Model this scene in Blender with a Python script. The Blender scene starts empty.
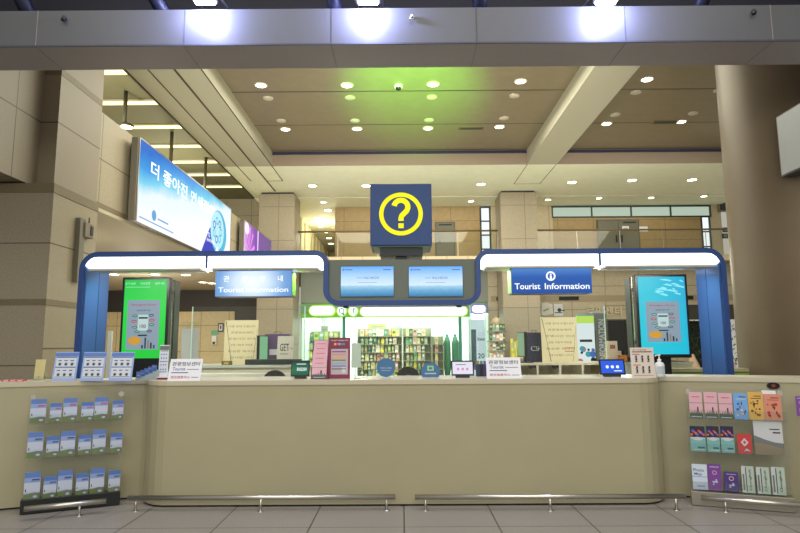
import bpy, bmesh, math, random
from mathutils import Vector, Matrix, Euler
random.seed(7)
scene = bpy.context.scene
COL = scene.collection
PI = math.pi

# ------------------------------------------------------------------ camera
CAM_H, F = 1.4, 600.0
cam_d = bpy.data.cameras.new('camera')
cam_d.sensor_width = 36.0; cam_d.lens = 36.0*F/800.0; cam_d.clip_start = .05; cam_d.clip_end = 200
cam = bpy.data.objects.new('camera', cam_d); COL.objects.link(cam)
CM = (Matrix.Rotation(math.radians(.19), 3, 'Z') @ Matrix.Rotation(PI/2+math.radians(7.45), 3, 'X')
      @ Matrix.Rotation(-math.radians(.35), 3, 'Z'))
cam.matrix_world = Matrix.Translation((0, 0, CAM_H)) @ CM.to_4x4()
scene.camera = cam
def ray(px, py): return CM @ Vector(((px-400)/F, -(py-266.5)/F, -1))
def at(px, py, Y):
    d = ray(px, py); return Vector((0, 0, CAM_H)) + d*(Y/d.y)
def onz(px, py, z):
    d = ray(px, py); return Vector((0, 0, CAM_H)) + d*((z-CAM_H)/d.z)
def onx(px, py, x):
    d = ray(px, py); return Vector((0, 0, CAM_H)) + d*(x/d.x)
def onwall(px, py, A, B):            # vertical plane through plan points A, B
    n = Vector((-(B[1]-A[1]), B[0]-A[0], 0)); d = ray(px, py); o = Vector((0, 0, CAM_H))
    return o + d*(((Vector((A[0], A[1], 0))-o).dot(n))/d.dot(n))

# ------------------------------------------------------------------ materials
MATS = {}
def srgb(c):
    return tuple((v/255/12.92 if v/255 <= .04045 else ((v/255+.055)/1.055)**2.4) for v in c)+(1,)
def mat(name, rgb, rough=.5, metal=0, noise=0, nscale=40, bump=0, coat=0):
    if name in MATS: return MATS[name]
    m = bpy.data.materials.new(name); m.use_nodes = True; nt = m.node_tree; b = nt.nodes['Principled BSDF']
    c = srgb(rgb)
    b.inputs['Base Color'].default_value = c; b.inputs['Roughness'].default_value = rough; b.inputs['Metallic'].default_value = metal
    b.inputs['Specular IOR Level'].default_value = .35
    if noise or bump:
        tc = nt.nodes.new('ShaderNodeTexCoord'); n = nt.nodes.new('ShaderNodeTexNoise'); n.inputs['Scale'].default_value = nscale; n.inputs['Detail'].default_value = 4
        nt.links.new(tc.outputs['Object'], n.inputs['Vector'])
        if noise:
            r = nt.nodes.new('ShaderNodeValToRGB')
            r.color_ramp.elements[0].position = .3; r.color_ramp.elements[1].position = .7
            r.color_ramp.elements[0].color = tuple(v*(1-noise) for v in c[:3])+(1,)
            r.color_ramp.elements[1].color = tuple(min(1, v*(1+noise)) for v in c[:3])+(1,)
            nt.links.new(n.outputs['Fac'], r.inputs['Fac']); nt.links.new(r.outputs['Color'], b.inputs['Base Color'])
        if bump:
            bp = nt.nodes.new('ShaderNodeBump'); bp.inputs['Strength'].default_value = bump; bp.inputs['Distance'].default_value = .01
            nt.links.new(n.outputs['Fac'], bp.inputs['Height']); nt.links.new(bp.outputs['Normal'], b.inputs['Normal'])
    MATS[name] = m; return m
def em(name, rgb, s=1.0):
    if name in MATS: return MATS[name]
    m = bpy.data.materials.new(name); m.use_nodes = True; b = m.node_tree.nodes['Principled BSDF']
    b.inputs['Base Color'].default_value = tuple(v*.08 for v in srgb(rgb)[:3])+(1,)
    b.inputs['Emission Color'].default_value = srgb(rgb); b.inputs['Emission Strength'].default_value = s; b.inputs['Roughness'].default_value = .4; b.inputs['Specular IOR Level'].default_value = .2
    MATS[name] = m; return m
def ramp_em(name, stops, direction, scale=1.0, offset=0.0, s=1.0, noise=0, nscale=3, kind='lin', stretch=(1, 1, 1)):
    """emissive screen / lightbox picture: colour ramp along an object-space direction or from a centre"""
    if name in MATS: return MATS[name]
    m = bpy.data.materials.new(name); m.use_nodes = True; nt = m.node_tree; b = nt.nodes['Principled BSDF']
    tc = nt.nodes.new('ShaderNodeTexCoord')
    if kind == 'lin':
        d = nt.nodes.new('ShaderNodeVectorMath'); d.operation = 'DOT_PRODUCT'; d.inputs[1].default_value = direction
        nt.links.new(tc.outputs['Object'], d.inputs[0]); src = d.outputs['Value']
    else:
        sb = nt.nodes.new('ShaderNodeVectorMath'); sb.operation = 'SUBTRACT'; sb.inputs[1].default_value = direction
        mu = nt.nodes.new('ShaderNodeVectorMath'); mu.operation = 'MULTIPLY'; mu.inputs[1].default_value = stretch
        ln = nt.nodes.new('ShaderNodeVectorMath'); ln.operation = 'LENGTH'
        nt.links.new(tc.outputs['Object'], sb.inputs[0]); nt.links.new(sb.outputs[0], mu.inputs[0]); nt.links.new(mu.outputs[0], ln.inputs[0]); src = ln.outputs['Value']
    ma = nt.nodes.new('ShaderNodeMath'); ma.operation = 'MULTIPLY_ADD'; ma.inputs[1].default_value = scale; ma.inputs[2].default_value = offset
    nt.links.new(src, ma.inputs[0]); last = ma.outputs[0]
    if noise:
        n = nt.nodes.new('ShaderNodeTexNoise'); n.inputs['Scale'].default_value = nscale; n.inputs['Detail'].default_value = 5
        mp = nt.nodes.new('ShaderNodeMapping'); mp.inputs['Scale'].default_value = stretch if kind == 'lin' else (1, 1, 1)
        nt.links.new(tc.outputs['Object'], mp.inputs['Vector']); nt.links.new(mp.outputs['Vector'], n.inputs['Vector'])
        m2 = nt.nodes.new('ShaderNodeMath'); m2.operation = 'MULTIPLY_ADD'; m2.inputs[1].default_value = noise
        nt.links.new(n.outputs['Fac'], m2.inputs[0]); nt.links.new(last, m2.inputs[2])
        m3 = nt.nodes.new('ShaderNodeMath'); m3.operation = 'SUBTRACT'; m3.inputs[1].default_value = noise*.5
        nt.links.new(m2.outputs[0], m3.inputs[0]); last = m3.outputs[0]
    r = nt.nodes.new('ShaderNodeValToRGB'); e = r.color_ramp.elements
    while len(e) < len(stops): e.new(.5)
    for k, (p, c) in enumerate(stops): e[k].position = p; e[k].color = srgb(c)
    nt.links.new(last, r.inputs['Fac']); nt.links.new(r.outputs['Color'], b.inputs['Emission Color'])
    b.inputs['Emission Strength'].default_value = s; b.inputs['Base Color'].default_value = (.02, .02, .02, 1); b.inputs['Roughness'].default_value = .3; b.inputs['Specular IOR Level'].default_value = .04
    MATS[name] = m; return m
def panels(name, rgb, rgb2, sx, sz, axis='y', off=(0, 0), joint=(60, 55, 45), jw=.012, rough=.5, speck=.12, nscale=60, coat=0):
    """stone / board cladding: grid joints in metres; axis = facing axis of the wall ('y','x','z')"""
    if name in MATS: return MATS[name]
    m = bpy.data.materials.new(name); m.use_nodes = True; nt = m.node_tree; b = nt.nodes['Principled BSDF']
    g = nt.nodes.new('ShaderNodeNewGeometry'); sp = nt.nodes.new('ShaderNodeSeparateXYZ'); nt.links.new(g.outputs['Position'], sp.inputs[0])
    ua, va = {'y': ('X', 'Z'), 'x': ('Y', 'Z'), 'z': ('X', 'Y')}[axis]
    def line(sock, size, o):
        a = nt.nodes.new('ShaderNodeMath'); a.operation = 'SUBTRACT'; a.inputs[1].default_value = o; nt.links.new(sock, a.inputs[0])
        w = nt.nodes.new('ShaderNodeMath'); w.operation = 'PINGPONG'; w.inputs[1].default_value = size/2; nt.links.new(a.outputs[0], w.inputs[0])
        l = nt.nodes.new('ShaderNodeMath'); l.operation = 'LESS_THAN'; l.inputs[1].default_value = jw/2; nt.links.new(w.outputs[0], l.inputs[0]); return l.outputs[0]
    mx = nt.nodes.new('ShaderNodeMath'); mx.operation = 'MAXIMUM'
    nt.links.new(line(sp.outputs[ua], sx, off[0]), mx.inputs[0]); nt.links.new(line(sp.outputs[va], sz, off[1]), mx.inputs[1])
    n = nt.nodes.new('ShaderNodeTexNoise'); n.inputs['Scale'].default_value = nscale; n.inputs['Detail'].default_value = 3
    nt.links.new(g.outputs['Position'], n.inputs['Vector'])
    r = nt.nodes.new('ShaderNodeValToRGB'); r.color_ramp.elements[0].position = .5-speck*1.5; r.color_ramp.elements[1].position = .5+speck*1.5
    r.color_ramp.elements[0].color = srgb(rgb2); r.color_ramp.elements[1].color = srgb(rgb); nt.links.new(n.outputs['Fac'], r.inputs['Fac'])
    mi = nt.nodes.new('ShaderNodeMix'); mi.data_type = 'RGBA'; mi.inputs['B'].default_value = srgb(joint)
    nt.links.new(mx.outputs[0], mi.inputs['Factor']); nt.links.new(r.outputs['Color'], mi.inputs['A']); nt.links.new(mi.outputs['Result'], b.inputs['Base Color'])
    b.inputs['Roughness'].default_value = rough
    if coat: b.inputs['Coat Weight'].default_value = coat; b.inputs['Coat Roughness'].default_value = .15
    MATS[name] = m; return m
def glass(name, rgb=(235, 250, 245), refl=.06):
    if name in MATS: return MATS[name]
    m = bpy.data.materials.new(name); m.use_nodes = True; nt = m.node_tree; nt.nodes.remove(nt.nodes['Principled BSDF'])
    t = nt.nodes.new('ShaderNodeBsdfTransparent'); t.inputs['Color'].default_value = srgb(rgb)
    g = nt.nodes.new('ShaderNodeBsdfGlossy'); g.inputs['Roughness'].default_value = .03
    mx = nt.nodes.new('ShaderNodeMixShader'); mx.inputs['Fac'].default_value = refl
    nt.links.new(t.outputs[0], mx.inputs[1]); nt.links.new(g.outputs[0], mx.inputs[2]); nt.links.new(mx.outputs[0], nt.nodes['Material Output'].inputs['Surface'])
    MATS[name] = m; return m

# ------------------------------------------------------------------ mesh builder
TEXTC = {}
def text_mesh(body, bold):
    k = (body, bold)
    if k not in TEXTC:
        cu = bpy.data.curves.new('t', 'FONT'); cu.body = body; cu.size = 1; cu.align_x = 'CENTER'; cu.resolution_u = 3; cu.offset = bold
        o = bpy.data.objects.new('t', cu); COL.objects.link(o); dg = bpy.context.evaluated_depsgraph_get(); dg.update()
        me = bpy.data.meshes.new_from_object(o.evaluated_get(dg))
        vs = [v.co.copy() for v in me.vertices]; fs = [list(p.vertices) for p in me.polygons]
        bpy.data.objects.remove(o); bpy.data.curves.remove(cu); bpy.data.meshes.remove(me)
        TEXTC[k] = (vs, fs)
    return TEXTC[k]
class MB:
    def __init__(s): s.v = []; s.f = []; s.mi = []; s.m = []; s.sm = []
    def mid(s, m):
        if m not in s.m: s.m.append(m)
        return s.m.index(m)
    def add(s, vs, fs, m, smooth=False):
        o = len(s.v); s.v += [Vector(v) for v in vs]; i = s.mid(m)
        for f in fs: s.f.append([o+k for k in f]); s.mi.append(i); s.sm.append(smooth)
        return s
    def box(s, x0, x1, y0, y1, z0, z1, m, bev=0):
        if bev > 0:
            bm = bmesh.new(); bmesh.ops.create_cube(bm, size=1)
            for v in bm.verts: v.co = Vector(((x0+x1)/2+v.co.x*(x1-x0), (y0+y1)/2+v.co.y*(y1-y0), (z0+z1)/2+v.co.z*(z1-z0)))
            bmesh.ops.bevel(bm, geom=bm.edges[:], offset=bev, segments=2, affect='EDGES', profile=.5)
            bm.verts.index_update()
            s.add([v.co.copy() for v in bm.verts], [[v.index for v in f.verts] for f in bm.faces], m); bm.free(); return s
        v = [(x, y, z) for x in (x0, x1) for y in (y0, y1) for z in (z0, z1)]
        return s.add(v, [(0, 1, 3, 2), (4, 6, 7, 5), (0, 4, 5, 1), (2, 3, 7, 6), (0, 2, 6, 4), (1, 5, 7, 3)], m)
    def rect(s, x0, x1, z0, z1, y, m):        # print mark facing -Y
        return s.add([(x0, y, z0), (x1, y, z0), (x1, y, z1), (x0, y, z1)], [(0, 1, 2, 3)], m)
    def disc(s, cx, cz, r, y, m, n=20, rz=None):
        rz = rz or r
        return s.add([(cx+r*math.cos(2*PI*k/n), y, cz+rz*math.sin(2*PI*k/n)) for k in range(n)], [list(range(n))], m)
    def ring(s, cx, cz, r0, r1, y, m, n=40):
        v = []
        for k in range(n):
            a = 2*PI*k/n; v += [(cx+r0*math.cos(a), y, cz+r0*math.sin(a)), (cx+r1*math.cos(a), y, cz+r1*math.sin(a))]
        return s.add(v, [(2*k, 2*k+1, (2*k+3) % (2*n), (2*k+2) % (2*n)) for k in range(n)], m)
    def poly(s, pts, y, m): return s.add([(p[0], y, p[1]) for p in pts], [list(range(len(pts)))], m)
    def prism_xz(s, pts, y0, y1, m, smooth=False):
        n = len(pts); v = [(p[0], y0, p[1]) for p in pts]+[(p[0], y1, p[1]) for p in pts]
        s.add(v, [list(range(n)), list(range(2*n-1, n-1, -1))], m)
        return s.add(v, [(k, k+n, (k+1) % n+n, (k+1) % n) for k in range(n)], m, smooth)
    def prism_xy(s, pts, z0, z1, m, smooth=False):
        n = len(pts); v = [(p[0], p[1], z0) for p in pts]+[(p[0], p[1], z1) for p in pts]
        s.add(v, [list(range(n-1, -1, -1)), list(range(n, 2*n))], m)
        return s.add(v, [(k, (k+1) % n, (k+1) % n+n, k+n) for k in range(n)], m, smooth)
    def prism_yz(s, pts, x0, x1, m):
        n = len(pts); v = [(x0, p[0], p[1]) for p in pts]+[(x1, p[0], p[1]) for p in pts]
        return s.add(v, [list(range(n-1, -1, -1)), list(range(n, 2*n))]+[(k, (k+1) % n, (k+1) % n+n, k+n) for k in range(n)], m)
    def tube(s, pts, r, m, n=12):
        pts = [Vector(p) for p in pts]; v = []; rs = r if isinstance(r, (list, tuple)) else [r]*len(pts)
        for i, p in enumerate(pts):
            t = (pts[min(i+1, len(pts)-1)]-pts[max(i-1, 0)]).normalized()
            u = t.cross(Vector((0, 0, 1)) if abs(t.z) < .9 else Vector((1, 0, 0))).normalized(); w = t.cross(u)
            v += [p+(u*math.cos(2*PI*k/n)+w*math.sin(2*PI*k/n))*rs[i] for k in range(n)]
        f = [(i*n+k, i*n+(k+1) % n, (i+1)*n+(k+1) % n, (i+1)*n+k) for i in range(len(pts)-1) for k in range(n)]
        o = len(s.v); s.add(v, f, m, True); L = (len(pts)-1)*n
        s.add(v[:n], [list(range(n))[::-1]], m); return s.add(v[L:], [list(range(n))], m)
    def lathe(s, prof, m, n=20, c=(0, 0, 0)):      # prof: (r,z)
        v = [(c[0]+r*math.cos(2*PI*k/n), c[1]+r*math.sin(2*PI*k/n), c[2]+z) for r, z in prof for k in range(n)]
        return s.add(v, [(i*n+k, i*n+(k+1) % n, (i+1)*n+(k+1) % n, (i+1)*n+k) for i in range(len(prof)-1) for k in range(n)], m, True)
    def text(s, body, cx, cz, size, y, m, bold=0, width=None):
        vs, fs = text_mesh(body, bold)
        if not vs: return s
        lo = min(v.x for v in vs); hi = max(v.x for v in vs); b = min(v.y for v in vs); t = max(v.y for v in vs)
        k = size/(t-b); kx = k if width is None else width/(hi-lo)
        return s.add([(cx+(v.x-(lo+hi)/2)*kx, y, cz+(v.y-(b+t)/2)*k) for v in vs], fs, m)
    def xf(s, M): s.v = [M @ v for v in s.v]; return s
    def build(s, name, parent=None, loc=(0, 0, 0), rot=(0, 0, 0)):
        me = bpy.data.meshes.new(name); me.from_pydata([tuple(v) for v in s.v], [], s.f)
        for m in s.m: me.materials.append(m)
        me.polygons.foreach_set('material_index', s.mi); me.polygons.foreach_set('use_smooth', s.sm)
        bm = bmesh.new(); bm.from_mesh(me); bmesh.ops.remove_doubles(bm, verts=bm.verts, dist=1e-6) if len(s.v) < 4000 else None
        bm.to_mesh(me); bm.free(); me.update()
        o = bpy.data.objects.new(name, me); COL.objects.link(o); o.location = loc; o.rotation_euler = rot
        if parent: o.parent = parent
        return o
def tag(o, label, cat, group=None):
    o['label'] = label; o['category'] = cat
    if group: o['group'] = group
    return o
def thing(name, label, cat, loc=(0, 0, 0), rz=0, group=None, rx=0):
    o = bpy.data.objects.new(name, None); o.empty_display_size = .1; COL.objects.link(o); o.location = loc; o.rotation_euler = (rx, 0, rz)
    return tag(o, label, cat, group)
def struct(name, mb, label=None):
    o = mb.build(name); o['kind'] = 'structure'
    if label: o['label'] = label
    return o
def part_struct(name, mb, parent): return mb.build(name, parent)

# ------------------------------------------------------------------ palette
WHITE = mat('white_plastic', (225, 225, 222), .4)
PAPER = mat('white_paper', (215, 215, 222), .7)
BLACK = mat('black_plastic', (14, 15, 16), .35)
DARK = mat('dark_grey', (45, 47, 48), .45)
GREY = mat('mid_grey', (120, 120, 118), .5)
STEEL = mat('brushed_steel', (190, 186, 180), .28, 1)
BLUE = mat('navy_metal', (40, 66, 122), .38, .1)
INK = mat('ink', (35, 38, 45), .7)
INKB = mat('blue_ink', (50, 70, 130), .7)
INKR = mat('red_ink', (170, 40, 60), .7)
CLEAR = glass('clear_acrylic', (250, 252, 251), .04)
GLASS = glass('glass_pane', (238, 248, 242), .05)
CEILW = mat('ceiling_paint', (232, 234, 206), .6, 0, .03, 3)
CREAM = mat('cream_board', (206, 194, 160), .6)
LENS = em('lamp_lens', (255, 240, 205), 14)

# ================================================================== SETTING
fl = panels('floor_granite', (150, 144, 138), (126, 120, 116), .733, .733, 'z', (.004, 4.876), (56, 52, 50), .011, .35, .12, 90)
struct('floor', MB().box(-16, 16, -4, 38, -.1, 0, fl))
brown = panels('brown_ceiling_panel', (122, 111, 88), (117, 106, 84), 40, 2.2, 'z', (20, 13.75), (40, 35, 28), .05, .32, .1, 4)
mb = MB(); mb.box(-4.06, 3.95, 9, 18.3, 7.45, 7.55, brown); struct('ceiling', mb)
mb = MB(); mb.box(4.88, 13, 9, 18.3, 7.45, 7.55, brown); struct('ceiling_right_bay', mb)
mb = MB(); mb.box(-5.64, 13, 18.3, 22.3, 7.0, 7.6, CEILW); mb.box(-5.64, 13, 22.3, 22.42, 7.06, 7.6, DARK); struct('ceiling_low_band', mb)
mb = MB(); mb.box(-5.64, 13, 22.42, 37, 7.0, 7.6, CEILW); struct('ceiling_balcony', mb)
mb = MB(); fs_ = mat('fascia_mauve_dimmed', (140, 124, 108), .6); mb.box(-4.06, 3.95, 18.27, 18.3, 7.0, 7.36, fs_); mb.box(4.88, 13, 18.27, 18.3, 7.0, 7.36, fs_); mb.box(-4.06, 3.95, 18.26, 18.3, 7.36, 7.45, mat('coffer_shadow_gap', (40, 42, 66), .6)); mb.box(4.88, 13, 18.26, 18.3, 7.36, 7.45, MATS['coffer_shadow_gap']); struct('trim_1', mb)  # front face of the low band, its mauve darkened against the upward fill
BDIM = mat('ceiling_paint_dimmed', (172, 168, 146), .6)  # ceiling paint darkened on the beams to offset spill from the upward fill
mb = MB(); mb.box(3.95, 4.88, 7, 18.3, 7.0, 7.8, BDIM)
for a in ((3.95, 3.97), (4.86, 4.88)): mb.box(a[0], a[1], 18.3, 20.6, 6.996, 7.0, DARK)
mb.box(3.95, 4.88, 20.58, 20.6, 6.996, 7.0, DARK); struct('ceiling_beam_right', mb)
mb = MB(); mb.box(-5.64, -4.06, 7, 18.3, 7.0, 7.8, BDIM)
for x, w, y1 in ((-4.64, .05, 21.4), (-5.17, .03, 20), (-4.08, .03, 20)): mb.box(x, x+w, 7, y1, 6.995, 7.0, mat('ceiling_groove', (70, 64, 46), .7))
mb.box(-4.64, -4.08, 19.97, 20, 6.995, 7.0, MATS['ceiling_groove']); mb.box(-5.64, -5.60, 7, 22.3, 6.97, 7.0, MATS['ceiling_groove'])
struct('ceiling_beam_left', mb)
mb = MB(); mb.box(-16, -5.64, 8, 31, 9, 9.1, mat('olive_ceiling', (122, 118, 86), .7)); mb.box(-5.66, -5.60, 7, 31, 7.6, 9.1, MATS['olive_ceiling']); struct('ceiling_atrium', mb)

# left stone building
side = panels('stone_warm', (156, 144, 120), (144, 132, 110), 30, 1.42, 'x', (-15, 1.38), (80, 70, 56), .02, .45, .12, 70)
front = panels('stone_granite', (164, 153, 136), (140, 130, 115), 30, .82, 'y', (-15, 1.98), (92, 84, 72), .016, .5, .14, 55)
frontu = panels('stone_granite_upper', (150, 138, 120), (136, 124, 106), 30, 2.05, 'x', (7.75, 4.62), (80, 72, 60), .02, .5, .12, 60)
bandm = mat('stone_band', (120, 108, 86), .5, 0, .15, 60)
mb = MB(); mb.box(-9, -4.77, 8, 9.2, 0, 3.5, front); mb.box(-4.775, -4.765, 8.002, 9.2, 0, 3.5, side)
mb.box(-9, -4.755, 7.985, 9.2, 3.5, 3.63, bandm); mb.box(-9, -4.758, 7.99, 9.2, 1.96, 2.04, bandm); struct('wall_left', mb)
mb = MB(); mb.box(-9, -4.95, 8.3, 9.5, 3.63, 8.99, frontu); mb.box(-9, -5.2, 6.6, 8.3, 3.66, 8.99, frontu); mb.box(-9, -4.945, 8.295, 9.5, 5.34, 5.44, bandm); struct('wall_left_upper', mb)
cp = panels('parapet_cladding', (166, 154, 130), (156, 144, 120), 40, .82, 'x', (9.6, 3.66), (96, 86, 68), .02, .5, .1, 30)
mb = MB(); mb.box(-5.3, -4.97, 9.5, 21.5, 3.75, 5.27, cp); mb.box(-5.32, -4.955, 9.5, 21.5, 3.665, 3.75, bandm); struct('wall_parapet', mb)
mb = MB(); mb.box(-14, -4.955, 9.5, 23.6, 3.6, 3.66, mat('soffit_paint', (186, 174, 148), .6)); struct('ceiling_lobby', mb)
cream = panels('lobby_panel', (196, 178, 136), (188, 170, 130), 1.1, 1.0, 'y', (-9, .2), (120, 106, 80), .02, .5, .1, 8)
mb = MB(); mb.box(-14, -6.6, 23.6, 24, 0, 2.75, cream); mb.box(-14, -4.9, 23.7, 24, 2.75, 3.62, mat('dark_band', (52, 48, 44), .5)); mb.box(-6.6, -4.9, 23.7, 24, 0, 2.75, MATS['dark_band']); struct('wall_lobby_back', mb)
bst = panels('back_stone', (176, 164, 138), (168, 155, 130), 1.3, .9, 'y', (0, 0), (110, 100, 82), .02, .5, .1, 10)
mb = MB(); mb.box(-16, -5.3, 30.5, 30.8, 3.66, 9, bst); struct('wall_atrium_back', mb)

# mezzanine
fas = panels('fascia_stone', (200, 182, 150), (192, 174, 144), .78, 3, 'y', (.1, -1), (130, 116, 92), .02, .5, .1, 10)
mb = MB(); mb.box(-3.9, 13, 21.9, 22.1, 4.42, 4.64, fas); mb.box(-5.3, 13, 22.1, 37, 4.42, 4.6, mat('slab', (150, 142, 122), .6)); struct('floor_mezzanine', mb)
wood = panels('wood_panel', (154, 131, 88), (144, 121, 79), 1.45, .84, 'y', (.55, 4.72), (106, 80, 44), .016, .4, .14, 6)
mb = MB()
def wallbox(x0, x1, z0, z1): mb.box(x0, x1, 24, 24.2, z0, z1, wood)
X = lambda px: at(px, 230, 24).x
struct('wall_balcony', mb.box(X(335), X(480), 24, 24.2, 4.6, 7, wood).box(X(491), X(553), 24, 24.2, 4.6, 7, panels('balcony_stone', (182, 168, 138), (174, 160, 132), 3, 1.2, 'y', (0, 0), (120, 108, 86), .02, .5, .1, 10)).box(X(553), X(702), 24, 24.2, 4.6, 6.5, wood).box(X(711), 13, 24, 24.2, 4.6, 7, MATS['balcony_stone']))
teal = mat('dark_teal_frame', (56, 66, 62), .4, .3)
pane_w = em('bright_window', (235, 245, 250), 1.1); pane_g = em('transom_light', (190, 208, 190), .8)
def window(name, x0, x1, z0, z1, nx, nz, pm, y=24):
    f = MB(); t = .05
    for k in range(nx+1): xx = x0+(x1-x0)*k/nx; f.box(xx-t/2, xx+t/2, y-.03, y+.1, z0, z1, teal)
    for k in range(nz+1): zz = z0+(z1-z0)*k/nz; f.box(x0-t/2, x1+t/2, y-.032, y+.102, zz-t/2, zz+t/2, teal)
    o = struct(name, f); MB().box(x0, x1, y+.04, y+.06, z0, z1, pm).build('pane', o); return o
window('window_1', X(553), X(711)+.02, 6.52, 6.95, 4, 1, pane_g)
window('window_2', X(481), X(490), 4.65, 6.95, 1, 4, pane_w)
window('window_3', X(702), X(710), 4.65, 6.5, 1, 3, pane_w)
dm = mat('grey_door', (104, 102, 90), .45)
def door(name, x0, x1, z1, leaves, y=23.97, z0=4.6, m=None):
    f = MB(); m = m or dm; f.box(x0-.04, x1+.04, y-.01, y+.02, z0, z1+.05, mat('door_frame', (86, 84, 76), .45)); o = struct(name, f)
    w = (x1-x0)/leaves
    for k in range(leaves):
        d = MB().box(x0+k*w+.01, x0+(k+1)*w-.01, y-.045, y-.011, z0+.01, z1, m).build('leaf', o)
        hx = x0+(k+1)*w-.1 if (k == 0 and leaves == 2) else x0+k*w+.12
        MB().box(hx-.025, hx+.025, y-.08, y-.046, z0+.85, z0+1.15, BLACK).build('handle', d)
    MB().box(x1-.62, x1-.1, y-.08, y-.046, z1-.1, z1-.05, DARK).build('door_closer', o); return o
door('door_1', X(436), X(454), 6.3, 1); door('door_2', X(597.5), X(638), 6.35, 2)
mb = MB(); mb.box(-4.6, -4.4, 22.8, 36, 4.6, 7, mat('corridor_wall', (216, 206, 170), .5))
for k in range(11): mb.box(-4.4, -4.33, 23.2+k*1.15, 23.45+k*1.15, 4.6, 6.9, MATS['corridor_wall'])
mb.box(-4.6, -2.6, 36, 36.2, 4.6, 7, MATS['corridor_wall']); mb.box(-2.72, -2.66, 24.2, 36, 4.6, 7, MATS['corridor_wall']); struct('wall_corridor', mb)

# stone columns + round column
cst = panels('column_stone', (150, 139, 118), (140, 129, 109), 9, 1.25, 'y', (4.5, .2), (112, 100, 80), .022, .5, .12, 25)
mb = MB(); mb.box(-5.22, -3.92, 21.5, 22.7, 0, 6.93, cst); mb.box(-5.16, -3.98, 21.56, 22.64, 6.93, 7, DARK); struct('column_left', mb)
mb = MB(); mb.box(3.62, 4.94, 21.5, 22.7, 0, 6.93, cst); mb.box(3.68, 4.88, 21.56, 22.64, 6.93, 7, DARK); struct('column_right', mb)
rcm = mat('column_metal_cladding', (116, 101, 82), .42, .1, .05, 2)
mb = MB(); mb.lathe([(.95, 0), (.95, 7.0)], rcm, 64, (5.27, 7.6, 0)); struct('column_round', mb)

# ground floor back wall
mb = MB()
XG = lambda px: at(px, 330, 23).x
struct('wall_shop_fascia', MB().box(-3.9, 3.3, 23, 23.3, 3.02, 4.42, mat('shop_fascia_grey', (128, 132, 122), .5)))
mb.box(3.3, 13, 23, 23.3, 2.86, 4.42, bst)
mb.box(3.3, XG(606), 23, 23.3, 0, 2.86, bst); mb.box(XG(606), XG(641), 23.05, 23.3, 2.3, 2.86, bst); mb.box(XG(690), 13, 23.05, 23.3, 2.3, 2.86, mat('dark_lintel', (60, 58, 50), .5)); mb.box(XG(641), XG(690), 23, 23.3, 0, 2.86, bst)
mb.box(3.4, 13, 22.97, 23.0, 3.02, 3.24, mat('grey_strip', (150, 136, 110), .5)); struct('wall_back', mb)
mb = MB()
for px in (497, 560, 640, 675): mb.box(XG(px), XG(px)+.75, 22.93, 22.97, 3.06, 3.2, BLACK)
struct('trim_2', mb)
door('door_3', XG(608), XG(640), 2.28, 2, 23.03, 0, mat('black_door', (38, 38, 38), .3))
# dark glazing with night planting to the right
mb = MB(); mb.box(XG(690), 13, 24.6, 24.7, 0, 2.3, mat('night_glazing', (22, 30, 22), .2)); struct('window_4', mb)

# front portal beam
bf = mat('beam_panel', (82, 83, 90), .42, .1, .03, 2); bs = mat('beam_soffit', (146, 140, 142), .4, .1)
mb = MB(); mb.box(-8, 8, 5.31, 5.79, 4.2, 4.56, bf); mb.box(-8, 8, 5.315, 5.785, 4.196, 4.2, bs)
seam = mat('seam', (62, 64, 76), .6); seam2 = mat('seam_soft', (118, 112, 114), .5)
for px in (37, 184.5, 331.5, 476.5, 625, 772):
    x = at(px, 28, 5.31).x; mb.box(x-.004, x+.004, 5.306, 5.31, 4.2, 4.56, seam if 100 < px < 700 else seam2); mb.box(x-.003, x+.003, 5.31, 5.79, 4.194, 4.196, seam2)
mb.box(-8, 8, 5.303, 5.313, 4.197, 4.212, seam); struct('ceiling_portal_beam', mb)
mb = MB(); mb.box(-8, 8, 5.9, 6.0, 4.56, 6.2, mat('roof_recess_blue_lit', (6, 6, 30), .5)); mb.box(-8, 8, 5.5, 5.9, 4.56, 4.6, MATS['roof_recess_blue_lit'])  # roof recess; its blue light and darkness are put into the colour
for px, dx in ((30, -.25), (334, .0), (480, 0), (700, .15), (165, -.3)):
    a = at(px, 8, 5.4); mb.tube([(a.x, 5.42, 4.56), (a.x+dx, 5.3, 5.1)], .07, mat('strut', (22, 23, 44), .5), 8)
struct('trim_3', mb)

# ================================================================== ceiling fittings
rimm = mat('lamp_rim', (205, 195, 170), .4)
def downlight(p, z, label, group, r=.11, power=0):
    t = thing('ceiling_downlight', label, 'ceiling light', (p.x, p.y, z), 0, group)
    MB().lathe([(r, 0), (r+.035, 0), (r+.035, -.012), (r, -.02), (r, 0)], rimm, 20).build('trim_ring', t)
    MB().lathe([(r, -.012), (0.001, -.014)], LENS, 20).build('lens', t)
    if power: lamp_spot((p.x, p.y, z-.06), power)
SPOT = {}
def lamp_spot(loc, power, col=(1, .85, .6)):
    k = (power, col)
    if k not in SPOT:
        l = bpy.data.lights.new('downlight_beam', 'SPOT'); l.energy = power; l.color = col; l.spot_size = math.radians(120); l.spot_blend = .8; l.shadow_soft_size = .1; SPOT[k] = l
    o = bpy.data.objects.new('downlight_beam', SPOT[k]); COL.objects.link(o); o.location = loc; return o
names4 = ['far left', 'second from left', 'middle', 'fourth from left', 'right bay']
for (px, py), n in zip(((261, 85), (347, 85), (433, 84), (520.5, 81), (647, 79)), names4):
    downlight(onz(px, py, 7.45), 7.45, f'{n} round downlight in the front row of the brown panel ceiling', 'downlights in the brown ceiling, front row', .12, 60)
names6 = ['leftmost', 'second', 'third', 'fourth', 'fifth', 'rightmost']
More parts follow.
